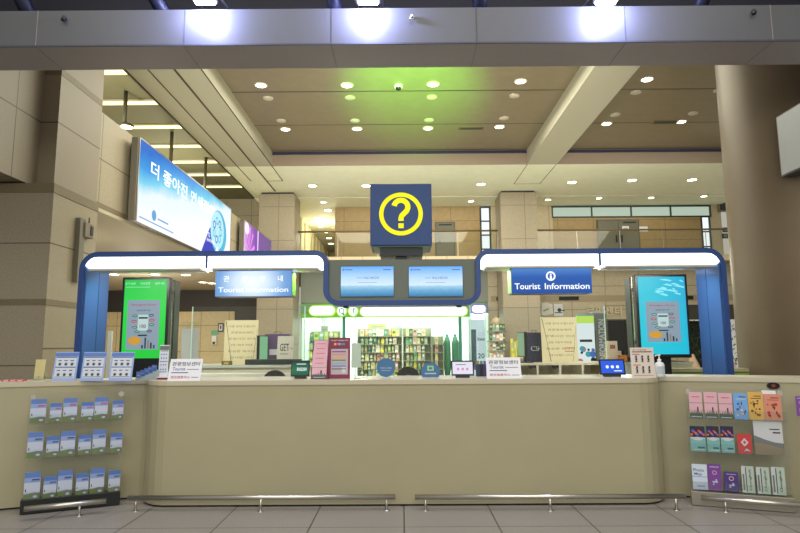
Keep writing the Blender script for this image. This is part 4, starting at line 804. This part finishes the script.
# green ledge right
A = at(645, 376, 7.55).x; o = MB().box(A, 4.25, 7.5, 7.75, 0, 1.05, mat('ledge_olive', (120, 128, 76), .5)).box(A-.01, 4.25, 7.48, 7.77, 1.05, 1.09, mat('ledge_top', (176, 172, 138), .3)).box(A, 4.25, 7.49, 7.5, .95, 1.03, mat('ledge_green', (150, 176, 60), .4)).build('low_partition'); tag(o, 'low olive partition with a green stripe below the right kiosk', 'partition')
# white slim panel left of the green kiosk
a = at(108, 378, 7.7); o = MB().box(-.025, .025, -.02, .02, 0, at(108, 331, 7.7).z, WHITE, .004).box(-.06, .06, -.08, .08, 0, .03, DARK).build('slim_stand', None, (a.x, 7.7, 0)); tag(o, 'slim white upright stand between blue post and green kiosk', 'stand')
# acrylic leaflet displays behind left kiosk
for px, yy, n in ((185, 8.9, 'left'), (191.5, 9.5, 'right')):
    a = at(px, 378, yy); zt = at(px, 322, yy).z; t = thing('leaflet_tower', f'{n} of two slim clear leaflet towers right of the green kiosk', 'leaflet tower', (a.x, yy, 0), math.radians(60), 'clear leaflet towers'); MB().box(-.12, .12, 0, .006, .04, zt, CLEAR).build('sheet', t); MB().box(-.1, .1, -.012, -.002, .9, zt-.1, mat('tower_paper', (196, 204, 210), .5)).build('leaflets', t); MB().box(-.13, .13, -.12, .12, 0, .04, STEEL).build('base', t)
# sanitizer dispenser and switch on the lobby wall
a = at(214.5, 338, 23.55); t = thing('wall_dispenser', 'white wall dispenser with a green plate on the cream lobby wall', 'dispenser', (a.x, 23.6, a.z)); MB().box(-.15, .15, -.02, 0, .12, .30, mat('green_plate', (110, 170, 140), .5)).build('plate', t); MB().box(-.09, .09, -.12, 0, -.26, .08, WHITE, .02).build('case', t); MB().box(-.05, .05, -.13, -.12, -.24, -.14, DARK).build('nozzle', t)
a = at(221, 327.5, 23.6); tag(MB().box(-.11, .11, -.05, 0, -.17, .17, DARK, .01).rect(-.07, .07, -.12, .12, -.051, PAPER).rect(-.02, .03, -.06, .08, -.052, INK).build('framed_notice', None, (a.x, 23.6, a.z)), 'small dark framed notice on the cream lobby wall', 'notice')

# ================================================================== billboards (left)
def billboard(label, y0, y1, face, draw):
    z0, z1 = 3.63, 5.16; t = thing('billboard', label, 'billboard', (-4.75, y0, z0), PI/2, 'lit billboards on the parapet'); w = y1-y0; h = z1-z0
    MB().box(-.06, w, .004, .12, 0, h, mat('billboard_frame', (104, 98, 88), .5)).build('frame', t); m = MB(); m.rect(0, w, 0, h, -.001, face); m.build('backlit_face', t)
    for xx in (0, w): MB().box(xx-.015, xx+.015, -.01, .004, 0, h, STEEL).build('edge_trim', t)
    MB().box(0, w, -.01, .004, h, h+.02, STEEL).build('top_trim', t); m = draw(None, w, h); [pm_.build(nm_, t) for nm_, pm_ in m]
bb1 = ramp_em('billboard_blue', [(0, (250, 252, 255)), (.38, (232, 246, 254)), (.55, (110, 208, 240)), (.75, (10, 150, 228)), (1, (0, 104, 206))], (-.10, 0, .62), 1.25, -.02, 1.0, .35, 1.2)
bb2 = ramp_em('billboard_purple', [(0, (250, 220, 255)), (.12, (190, 130, 220)), (.3, (140, 70, 190)), (.6, (124, 88, 160)), (1, (116, 90, 150))], (1, 0, 0), .22, 0, .85, .2, 2.5)
def a1(m, w, h):
    wt = em('artwork_white', (250, 253, 255), 1.2); nv = em('artwork_navy', (30, 50, 190), .9); tq = em('artwork_turquoise', (60, 180, 225), .9); aq = em('artwork_aqua', (176, 226, 240), 1.0)
    m = MB(); m.text('더 좋아진', w*.255, h*.74, h*.2, -.004, wt, .016, w*.33); sl2 = MB().text('면세점이', w*.60, h*.74, h*.19, -.004, wt, .01, w*.28)
    sl = m; m = MB(); m.poly([(w*.60, 0), (w*.86, 0), (w*.78, h*.18), (w*.70, h*.46)], -.003, nv); m.disc(w*.82, h*.45, w*.115, -.004, tq, 28, h*.37); m.disc(w*.80, h*.47, w*.095, -.005, aq, 28, h*.32); m.poly([(w*.76, 0), (w*.88, 0), (w*.80, h*.2)], -.006, wt)
    for k in range(7): q = k*.9; m.ring(w*.80+w*.05*math.cos(q), h*.47+h*.16*math.sin(q), w*.012, w*.018, -.006-.0003*k, [tq, nv][k % 2], 12)
    m.text('제2여객터미널', w*.71, h*.23, h*.06, -.007, wt, .01, w*.1); m.text('T2', w*.685, h*.32, h*.07, -.007, wt, .012)
    pic = m; m = MB(); m.disc(w*.13, h*.17, w*.018, -.004, em('artwork_dot', (90, 160, 220), .9), 14); m.rect(w*.02, w*.3, h*.06, h*.075, -.004, MATS['artwork_dot']); m.rect(w*.16, w*.25, h*.14, h*.16, -.004, MATS['artwork_dot'])
    return [('slogan', sl), ('slogan', sl2), ('bottle_picture', pic), ('emblem', m)]
def a2(m, w, h):
    pk = em('artwork_pink', (235, 130, 240), 1.1); lw = em('artwork_pale', (245, 225, 255), 1.1)
    m = MB()
    for k in range(10):
        q = k*PI/5+.2; m.poly([(w*.13, h*.45), (w*.13+w*.12*math.cos(q), h*.45+h*.5*math.sin(q)), (w*.13+w*.12*math.cos(q+.2), h*.45+h*.5*math.sin(q+.2))], -.003-.0003*k, pk)
    fl = m; m = MB(); m.disc(w*.06, h*.88, w*.05, -.008, lw, 16, h*.12); m.text('ORCHID', w*.6, h*.62, h*.12, -.004, lw, .01, w*.24); m.disc(w*.93, h*.35, w*.05, -.004, lw, 16, h*.14); m.rect(w*.31, w*.33, 0, h, -.004, lw)
    return [('flower_picture', fl), ('lettering', m)]
billboard('large blue and white lit billboard along the left parapet', 10.5, 16.35, bb1, a1)
billboard('smaller purple lit billboard beyond the blue billboard', 17.75, 23.2, bb2, a2)
# wall box and grey duct on left stone
a = onx(74.5, 282, -4.77); zt = onx(74.5, 217, -4.77).z; o = MB().box(-4.765, -4.70, a.y-.07, a.y+.07, a.z, zt, mat('duct_grey', (118, 112, 100), .5)).build('wall_duct'); tag(o, 'tall grey cable duct on the left stone wall', 'duct')
a = onx(83.5, 230, -4.77); t = thing('wall_device', 'small grey card reader box on the left stone wall beside the duct', 'device', (-4.765, a.y, a.z), PI/2); MB().box(-.12, .12, -.09, 0, -.12, .1, mat('device_grey', (128, 118, 102), .5), .008).build('case', t); MB().box(.02, .09, -.1, -.09, -.08, .06, DARK).build('face_plate', t); MB().tube([(.06, -.04, .1), (.06, -.04, .2)], .01, DARK, 8).build('antenna', t)
# hanging sign box by round column
t = thing('hanging_light_box', 'grey white hanging sign box at the upper right beside the round column', 'sign', (4.64, 6.9, 3.33), PI/2); wh = mat('box_white_face', (150, 153, 158), .4)
for z in ():pass
MB().box(-1.7, 0, -.02, .16, 0, .74, mat('box_frame_dark', (70, 70, 72), .4), .006).build('frame', t); MB().box(-1.68, -.03, .16, .17, .02, .72, wh).build('face', t)
MB().box(-1.68, -.04, -.03, -.02, .03, .72, wh).build('rear_face', t)
for x in (-1.35,): MB().tube([(x, .07, .74), (x, .07, .87)], .02, STEEL, 10).build('hanger', t)

# ================================================================== balcony rail
t = thing('balcony_railing', 'glass balcony railing with a slim wooden handrail', 'railing', (0, 22.2, 4.64)); 
railm = mat('rail_brown', (112, 92, 62), .4)
for x0, x1 in ((-3.9, 3.6), (4.96, 13)):
    MB().tube([(x0, 0, 1.0), (x1, 0, 1.0)], .035, railm, 10).build('handrail', t)
    n = round((x1-x0)/1.5)
    for k in range(n): MB().box(x0+(x1-x0)*k/n+.02, x0+(x1-x0)*(k+1)/n-.02, -.006, .006, .02, .96, glass('rail_glass', (250, 251, 248), .03)).build('glass_panel', t)
    for k in range(n+1):
        xx = x0+(x1-x0)*k/n; MB().box(xx-.01, xx+.01, -.01, .01, 0, 1.0, STEEL).build('baluster', t)
for (x0, x1, y0, y1), n in (((622.5, 629, 226, 230), 'left'), ((640.5, 648.5, 226, 231), 'right')):
    a = at(x0, y1, 23.9); b = at(x1, y0, 23.9); tag(MB().box(0, b.x-a.x, -.01, 0, 0, b.z-a.z, PAPER).rect(.05, b.x-a.x-.05, .06, .08, -.011, INK).build('paper_notice', None, (a.x, 23.925 if n == 'left' else 24.002, a.z)), f'{n} white paper notice by the grey double door upstairs', 'notice', 'paper notices upstairs')
a = at(723, 206, 23.98); tag(MB().box(-.22, .22, -.1, 0, -.25, .25, mat('wall_speaker', (120, 112, 96), .5), .02).rect(-.17, .17, -.2, .2, -.101, DARK).build('wall_speaker', None, (a.x, 24, a.z)), 'grey wall speaker high on the right above the balcony', 'speaker')
for k, (px, py) in enumerate(((725.5, 230), (725, 236))):
    a = at(px, py, 23.98); tag(MB().box(-.12, .12, -.06, 0, -.1, .1, DARK, .01).rect(-.06, .06, -.05, .05, -.061, GREY).build('switch_box', None, (a.x, 24, a.z)), f"{'upper' if k == 0 else 'lower'} dark switch box on the wall right of the balcony windows", 'switch')

# ================================================================== shop behind
XS0, XS1 = -3.88, 3.3; YF = 23.0
shopw = mat('shop_white', (232, 238, 232), .5)
struct('wall_shop', MB().box(XS0-.1, XS0, 23.3, 29, 0, 3.0, shopw).box(XS1, XS1+.1, 23.3, 29, 0, 3.0, shopw).box(XS0, XS1, 29, 29.1, 0, 3.0, shopw))
struct('ceiling_shop', MB().box(XS0, XS1, 23.3, 29, 2.95, 3.05, shopw))
t = thing('shop_lighting', 'row of bright white ceiling panels inside the shop', 'ceiling light', (0, 26, 2.945))
for k in range(5): MB().box(-3.4+k*1.36, -2.5+k*1.36, -2.4, 2.6, -.06, 0, em('shop_panel', (245, 255, 250), 7)).build('light_panel', t)
teal_m = mat('teal_mullion', (40, 120, 104), .4)
X3 = lambda px, y=YF: at(px, 330, y).x
t = thing('glazed_storefront', 'glazed shop front with teal posts behind the counter', 'shop front', (0, YF, 0))
for px in (344, 460): MB().box(X3(px)-.06, X3(px)+.06, -.06, .06, 0, 2.6, teal_m).build('mullion', t)
for x0, x1 in ((XS0, X3(344)-.06), (X3(460)+.06, XS1)): MB().box(x0, x1, -.01, .01, .05, 2.5, GLASS).build('glass_panel', t)
MB().box(XS0, X3(470), -.04, .04, 2.45, 2.6, mat('shop_green', (120, 190, 60), .4)).build('green_beam', t); MB().box(XS0, XS1, .05, .12, 2.6, 3.01, mat('shop_header', (112, 150, 112), .4)).build('header', t)
A = at(293, 318, YF); 
sgw = em('shop_sign_white', (244, 255, 236), 1.6); lime = em('shop_sign_lime', (170, 230, 60), 1.0)
def pill(name, label, x0, x1, y0, y1, m_in, m_rim):
    A = at(x0, y1, 22.75); B = at(x1, y0, 22.75); h = B.z-A.z; r_ = h/2; w = B.x-A.x; t = thing(name, label, 'shop sign', ((A.x+B.x)/2, 22.75, A.z), 0, 'shop sign boxes')
    def pl(d): return arc(w/2-r_, r_, r_-d, -90, 90, 8)+arc(-w/2+r_, r_, r_-d, 90, 270, 8)
    MB().prism_xz(pl(0), -.05, .08, m_rim).build('housing', t); MB().prism_xz(pl(.045), -.06, -.051, m_in).build('lit_face', t); return t, w, h
pill('shop_sign_box', 'short white lit pill sign at the left end of the shop front', 308.5, 336, 305, 316.5, sgw, lime)
t_, w_, h_ = pill('shop_sign_box', 'left of two round lit sign discs with a teal stroke', 336.2, 347.3, 305, 317, sgw, lime)
MB().ring(0, h_/2, .07, .11, -.065, mat('sign_teal_ink', (30, 110, 130), .4), 18).rect(.03, .11, h_*.15, h_*.3, -.066, MATS['sign_teal_ink']).build('emblem', t_)
t_, w_, h_ = pill('shop_sign_box', 'right of two round lit sign discs with a teal stroke', 347.6, 358.8, 305, 317, sgw, lime)
MB().rect(-.02, .03, h_*.3, h_*.72, -.066, MATS['sign_teal_ink']).rect(-.02, .1, h_*.62, h_*.72, -.067, MATS['sign_teal_ink']).build('emblem', t_)
pill('shop_sign_box', 'long white lit pill sign across the shop front', 359.2, 468, 305, 317.5, sgw, lime)
pill('shop_sign_box', 'short violet tinted pill sign right of the long shop sign', 470.5, 487, 304, 314, em('shop_sign_violet', (238, 232, 255), 1.5), em('shop_sign_purple', (130, 110, 220), .8))
# gondolas + goods
gm = mat('gondola_sage', (138, 146, 118), .5); gcols = [(196, 190, 96), (120, 170, 110), (206, 196, 160), (90, 140, 110), (214, 206, 70), (196, 150, 136), (150, 170, 160), (60, 90, 80), (226, 226, 210)]
gn = ['mustard', 'leaf green', 'cream', 'deep green', 'yellow', 'dusty pink', 'grey green', 'dark green', 'white']
bases = {}
for k, c in enumerate(gcols): bases[k] = mat('goods_'+gn[k].replace(' ', '_'), c, .45)
goods_mesh = {}
rnd = random.Random(11)
def goods(x, y, z, w, h, k, where):
    key = (k, rnd.randint(0, 2))
    if key not in goods_mesh:
        m = MB(); kind = key[1]
        if kind == 0: m.box(-.5, .5, -.5, .5, 0, 1, bases[k]).rect(-.35, .35, .35, .75, -.505, bases[(k+3) % 9])
        elif kind == 1: m.lathe([(.001, 0), (.45, 0), (.45, .7), (.2, .88), (.2, 1), (.001, 1)], bases[k], 10).lathe([(.455, .2), (.455, .5)], bases[(k+4) % 9], 10)
        else: m.prism_xz([(-.5, 0), (.5, 0), (.42, 1), (-.42, 1)], -.4, .4, bases[k]).rect(-.3, .3, .5, .8, -.405, bases[(k+2) % 9])
        o = m.build('shop_goods'); goods_mesh[key] = o
    else:
        o = goods_mesh[key].copy(); COL.objects.link(o)
    o.location = (x, y, z); o.scale = (w, .12, h); shp = ('box', 'bottle', 'pouch')[key[1]]
    tag(o, f'small {gn[k]} {shp} among the goods {where}', 'goods', f'{gn[k]} {shp} goods {where}')
def gondola(label, x0, x1, y, zt, rows, where, header=None, density=.15):
    t = thing('shop_shelf', label, 'shop shelf', ((x0+x1)/2, y, 0), 0, 'shop shelving units'); w = x1-x0
    MB().box(-w/2, w/2, .2, .24, 0, zt, gm).build('back_panel', t)
    for s in (-1, 1): MB().box(s*w/2-.02, s*w/2+.02, -.2, .24, 0, zt, gm).build('side_panel', t)
    dz = (zt-.1)/rows
    for k in range(rows):
        z = .1+k*dz; MB().box(-w/2+.02, w/2-.02, -.2, .2, z-.03, z, gm).build('shelf', t)
        x = x0+.1
        while x < x1-.24:
            gw = density*rnd.uniform(.75, 1.1); goods(x+gw/2, y-.1, z+.001, gw*.9, dz*rnd.uniform(.72, .93), rnd.choice([0, 1, 2, 2, 3, 4, 6, 1, 7, 8] if rnd.random() < .8 else [5, 8]), where); x += gw+.004
x = lambda px, y: at(px, 350, y).x
gondola('wide shop shelf full of green and cream goods behind the chair', x(358, 25), x(402, 25), 25, 2.1, 6, 'on the wide middle shop shelf', None, .17)
gondola('shop shelf of mixed goods right of the wide middle shelf', x(403.2, 25), x(431, 25), 25, 2.1, 6, 'on the right middle shop shelf', None, .17)
gondola('narrow end shelf of pink and white goods', x(432, 24.6), x(443, 24.6), 24.6, 1.75, 5, 'on the narrow end shelf', None, .16)
gondola('shop shelf seen left of the maroon display', x(307, 25.4), x(340, 25.4), 25.4, 2.0, 5, 'on the left shop shelf', None, .2)
for px0, px1, y0, y1, n, c in ((368, 386, 323.5, 330, 'olive', (150, 160, 90)), (388, 394, 322, 327, 'white', (226, 230, 226)), (396, 402, 325, 329, 'teal', (150, 190, 200)), (321, 328, 326, 333, 'grey', (140, 140, 130))):
    a = at(px0, y1, 26); b = at(px1, y0, 26); t = thing('hanging_shop_sign', f'small {n} sign hanging inside the shop', 'sign', ((a.x+b.x)/2, 26, a.z)); w = b.x-a.x; h = b.z-a.z
    MB().box(-w/2, w/2, 0, .03, 0, h, mat('shop_sign_'+n, c, .5)).rect(-w*.3, w*.3, h*.4, h*.6, -.002, GREY).build('board', t); MB().tube([(0, .015, h), (0, .015, 2.88-a.z)], .01, STEEL, 6).build('hanger', t)
# drinks cooler and tall poster right part of shop
t = thing('shop_cooler', 'white lit cooler with glass door on the right of the shop', 'cooler', ((x(470, 24.2)+x(487, 24.2))/2, 24.2, 0)); w = x(487, 24.2)-x(470, 24.2)
MB().box(-w/2, w/2, 0, .6, 0, 2.4, em('cooler_white', (230, 236, 250), .9)).build('cabinet', t)
MB().rect(-w*.42, -w*.12, .4, 2.0, -.004, mat('cooler_dark', (90, 96, 120), .4)).rect(w*.0, w*.4, .9, 1.9, -.004, em('cooler_text_panel', (220, 226, 240), .9)).text('best', w*.2, 1.62, .14, -.006, INK, .012).text('20', w*.15, .95, .2, -.006, INK, .01).build('door_print', t)
MB().box(-w/2-.03, -w/2, -.02, .02, 0, 2.4, STEEL).build('door_frame', t)
for k, (px, n) in enumerate(((447, 'left'), (455, 'right'))):
    a = at(px, 332, 24.9); t = thing('parasol_display', f'{n} of two folded green display cloths in the shop', 'display', (a.x, 24.9, 0), 0, 'green folded display cloths'); MB().lathe([(.001, 0), (.1, .02), (.15, .5), (.14, 1.5), (.08, 1.72), (.001, 1.75)], mat('cloth_green', (60, 120, 84), .7, 0, .15, 20), 14).build('cloth', t); MB().lathe([(.06, 1.74), (.07, 1.8), (.001, 1.85)], teal_m, 10).build('finial', t)
# sundae tower of goods at 415..: snack stand right of shop
t = thing('snack_stand', 'round tiered snack stand in front of the shop right side', 'snack stand', (x(497, 21).__float__(), 21, 0))
MB().tube([(0, 0, 0), (0, 0, 2.1)], .04, STEEL, 10).build('pole', t)
for k in range(5): MB().lathe([(.001, 0), (.34, 0), (.34, .05), (.001, .05)], mat('tier_silver', (150, 150, 140), .3, .5), 18, (0, 0, .5+k*.33)).build('tier', t)
MB().lathe([(.001, 2.1), (.2, 2.1), (.12, 2.3), (.001, 2.35)], mat('stand_top', (190, 170, 140), .5), 14).build('topper', t)
for k in range(5):
    for j in range(5):
        q = -2.6+j*.5; goods(x(497, 21)+.25*math.cos(q), 21+.25*math.sin(q), .552+k*.33, .12, .22, rnd.choice([2, 5, 6, 8, 7]), 'on the round snack stand')
t = thing('flower_box', 'box of yellow goods beside the round snack stand', 'display box', (x(514, 21.5), 20.6, 0)); MB().box(-.3, .3, -.2, .2, 0, .9, mat('crate_grey', (120, 116, 96), .5)).build('plinth', t); MB().box(-.28, .28, -.18, .18, .9, .94, STEEL).build('tray', t)
for j in range(10): goods(x(514, 21.5)-.22+(j % 5)*.11, 20.52+(j//5)*.16, .941 if j < 5 else .941, .1, .3+.25*(j//5)+.05*(j % 3), [4, 0, 4, 2, 8][j % 5], 'in the yellow display box')
# posters on right back wall
for x0, x1, y0, y1, n, c in ((541.5, 553, 302, 316, 'crumpled white', (200, 196, 184)), (554.5, 563, 304, 316, 'white and black', (196, 198, 200))):
    a = at(x0, y1, 22.9); b = at(x1, y0, 22.9); w = b.x-a.x; h = b.z-a.z; m = MB()
    if n[0] == 'c': m.prism_xz([(0, h*.1), (w*.2, 0), (w, h*.15), (w*.95, h*.8), (w*.5, h), (w*.05, h*.9)], -.06, 0, mat('poster_crumpled', c, .6)).poly([(w*.2, h*.3), (w*.7, h*.5), (w*.6, h*.56), (w*.15, h*.4)], -.061, GREY)
    else: m.box(0, w, -.03, 0, 0, h, mat('poster_pale', c, .6)).disc(w*.6, h*.5, w*.22, -.031, INK, 14).rect(w*.1, w*.9, h*.25, h*.32, -.0315, INK).rect(w*.7, w*1.2, h*.42, h*.5, -.032, DARK)
    tag(m.build('wall_poster', None, (a.x, 22.97, a.z)), f'{n} poster on the stone wall above the right notice board', 'poster')
# channel letters on the right wall
a = at(586, 318, 22.9); m = MB(); lm = mat('letter_pale', (196, 184, 156), .4, .1)
t = thing('wall_lettering', 'pale Korean channel letters on the stone wall left of the cyan kiosk', 'lettering', (at(605, 311, 22.9).x, 22.98, at(605, 311, 22.9).z))
for k, c in enumerate('로밍센터'):
    o = MB().text(c, -.55+k*.36, 0, .32, 0, lm, .01); m = MB(); m.add(o.v, o.f, mat('letter_light', (206, 196, 170), .4)); n = len(o.v)
    bm = bmesh.new(); vs = [bm.verts.new(v) for v in o.v]
    for f_ in o.f:
        try: bm.faces.new([vs[i] for i in f_])
        except ValueError: pass
    ex = bmesh.ops.extrude_face_region(bm, geom=bm.faces[:]); 
    for e in ex['geom']:
        if isinstance(e, bmesh.types.BMVert): e.co.y -= .05
    bm.verts.index_update(); m2 = MB().add([v.co.copy() for v in bm.verts], [[v.index for v in f_.verts] for f_ in bm.faces], lm); bm.free()
    m2.build('letter', t)
# white wall sign between
# shrubs by the dark window
leafm = [mat('leaf_a', (70, 104, 52), .6), mat('leaf_b', (50, 84, 44), .6)]
def shrub(label, px, y, h, k):
    a = at(px, 350, y); t = thing('potted_shrub', label, 'plant', (a.x, y, 0), 0, 'shrubs by the dark window'); MB().lathe([(.001, 0), (.18, 0), (.24, .4), (.22, .4), (.001, .38)], mat('pot_dark', (60, 52, 44), .6), 16).build('pot', t); MB().tube([(0, 0, .35), (.02, 0, h*.8)], .025, mat('stem_brown', (80, 62, 42), .7), 8).build('stem', t)
    m = MB(); rd = random.Random(k)
    for j in range(170):
        z = rd.uniform(.45, h); rr = .42*math.sqrt(max(.05, 1-((z-h*.55)/(h*.55))**2)); q = rd.uniform(0, 2*PI); r_ = rr*math.sqrt(rd.random()); c = Vector((r_*math.cos(q), r_*math.sin(q), z)); d = Vector((rd.uniform(-1, 1), rd.uniform(-1, 1), rd.uniform(.2, 1.6))).normalized()*.16; s = d.cross(Vector((rd.uniform(-1, 1), rd.uniform(-1, 1), .1))).normalized()*.025
        m.add([c, c+d*.5+s, c+d, c+d*.5-s], [(0, 1, 2, 3)], leafm[j % 2])
    m.build('foliage', t)
for k, (px, n) in enumerate(((693, 'green shrub seen just right of the cyan kiosk'), (728, 'green shrub between the right blue post and the round column'))): shrub(n, px, 23.9, 2.2, k)
for px, n in ((693, 'left'), (729, 'right')):
    a = at(px, 366, 22.6); t = thing('floor_lamp', f'{n} small white cone lamp among the shrubs', 'lamp', (a.x, 22.6, 0), 0, 'cone lamps by the shrubs'); MB().tube([(0, 0, 0), (0, 0, .5)], .03, DARK, 8).build('stem', t); MB().lathe([(.26, .48), (.05, 1.0), (.001, 1.0)], mat('cone_paper', (206, 176, 150), .6), 16).build('shade', t); MB().lathe([(.001, .42), (.08, .45), (.08, .5), (.001, .54)], em('cone_bulb', (255, 220, 170), 8), 12).build('bulb', t)

# ================================================================== light
def area(name, loc, target, sx, sy, e, col=(1, .92, .74)):
    l = bpy.data.lights.new(name, 'AREA'); l.shape = 'RECTANGLE'; l.size = sx; l.size_y = sy; l.energy = e; l.color = col
    o = bpy.data.objects.new(name, l); COL.objects.link(o); o.location = loc; o.rotation_euler = (Vector(target)-Vector(loc)).to_track_quat('-Z', 'Y').to_euler(); return o
WARM = (.98, .95, .80)
area('hall_fill', (0, -3, 4.2), (0, 6, .9), 9, 2, 270, WARM)  # unseen soft lights added behind and above the camera to raise the level
area('hall_fill', (0, 2.2, 6.2), (0, 2.6, 0), 9, 2.5, 300, WARM)
area('shop_lamp', (0, 26, 2.85), (0, 26, 0), 5, 4, 230, (.93, 1, .96))
area('lobby_lamp', (-9, 18, 3.5), (-9, 18, 0), 5, 8, 300, (1, .88, .66))
area('concourse_lamp', (0, 13, 7.3), (0, 13, 0), 7, 6, 800, WARM)
area('concourse_lamp', (8, 14, 6.9), (8, 16, 0), 5, 6, 400, WARM)
area('concourse_lamp', (0, 19.5, 6.9), (0, 19.5, 0), 10, 1.5, 140, WARM)
area('balcony_lamp', (4, 23, 6.9), (4, 24, 4), 14, .6, 60, WARM)
for s_ in (-1, 1): area('canopy_up_fill', (s_*2.2, 6.75, 2.5), (s_*1.2, 16, 7.3), 2.2, .25, 190, WARM).data.spread = math.radians(90)  # upward fill added on the canopy top to brighten the ceilings
for s_ in (-1, 1): area('canopy_under_fill', (s_*2.1, 6.56, 2.2), (s_*2.1, 7.0, 1), 2.2, .2, 55, (1, .98, .92))  # fill added below the light box trim to brighten the space behind
def glow(name, loc, e, col=WARM, r=.3):
    l = bpy.data.lights.new(name, 'POINT'); l.energy = e; l.color = col; l.shadow_soft_size = r; o = bpy.data.objects.new(name, l); COL.objects.link(o); o.location = loc
glow('concourse_fill', (-1.5, 16.5, 3.4), 150, WARM, .5); glow('concourse_fill', (6, 17, 3.4), 150, WARM, .5); glow('corridor_fill', (-3.5, 27, 6.2), 70)  # fill points added in mid-air for overall brightness, no fixture there
glow('lobby_fill', (-7, 11.5, 2.5), 50); glow('lobby_fill', (-8, 18, 2.5), 90)  # added fill inside the lobby, lifting its dark soffit; no lamp at these points
glow('atrium_fill', (-9, 15, 6.6), 420); glow('atrium_fill', (-9, 23, 6.6), 420)  # fill points added in open air to lighten the high olive ceiling
for s_ in (-1, 1): MB().box(s_*2.2-1.15, s_*2.2+1.15, .24, .29, 2.42, 2.44, DARK).build('added_fill_bar', bpy.data.objects['canopy_frame'])  # bar added on the canopy as a housing for the upward fill
w = bpy.data.worlds.new('world'); scene.world = w; w.use_nodes = True; bgn = w.node_tree.nodes['Background']; bgn.inputs['Color'].default_value = (.97, .94, .80, 1); bgn.inputs['Strength'].default_value = .46
scene.view_settings.view_transform = 'Standard'; scene.view_settings.look = 'None'; scene.view_settings.exposure = 0; scene.view_settings.gamma = 1
scene.view_settings.use_curve_mapping = False
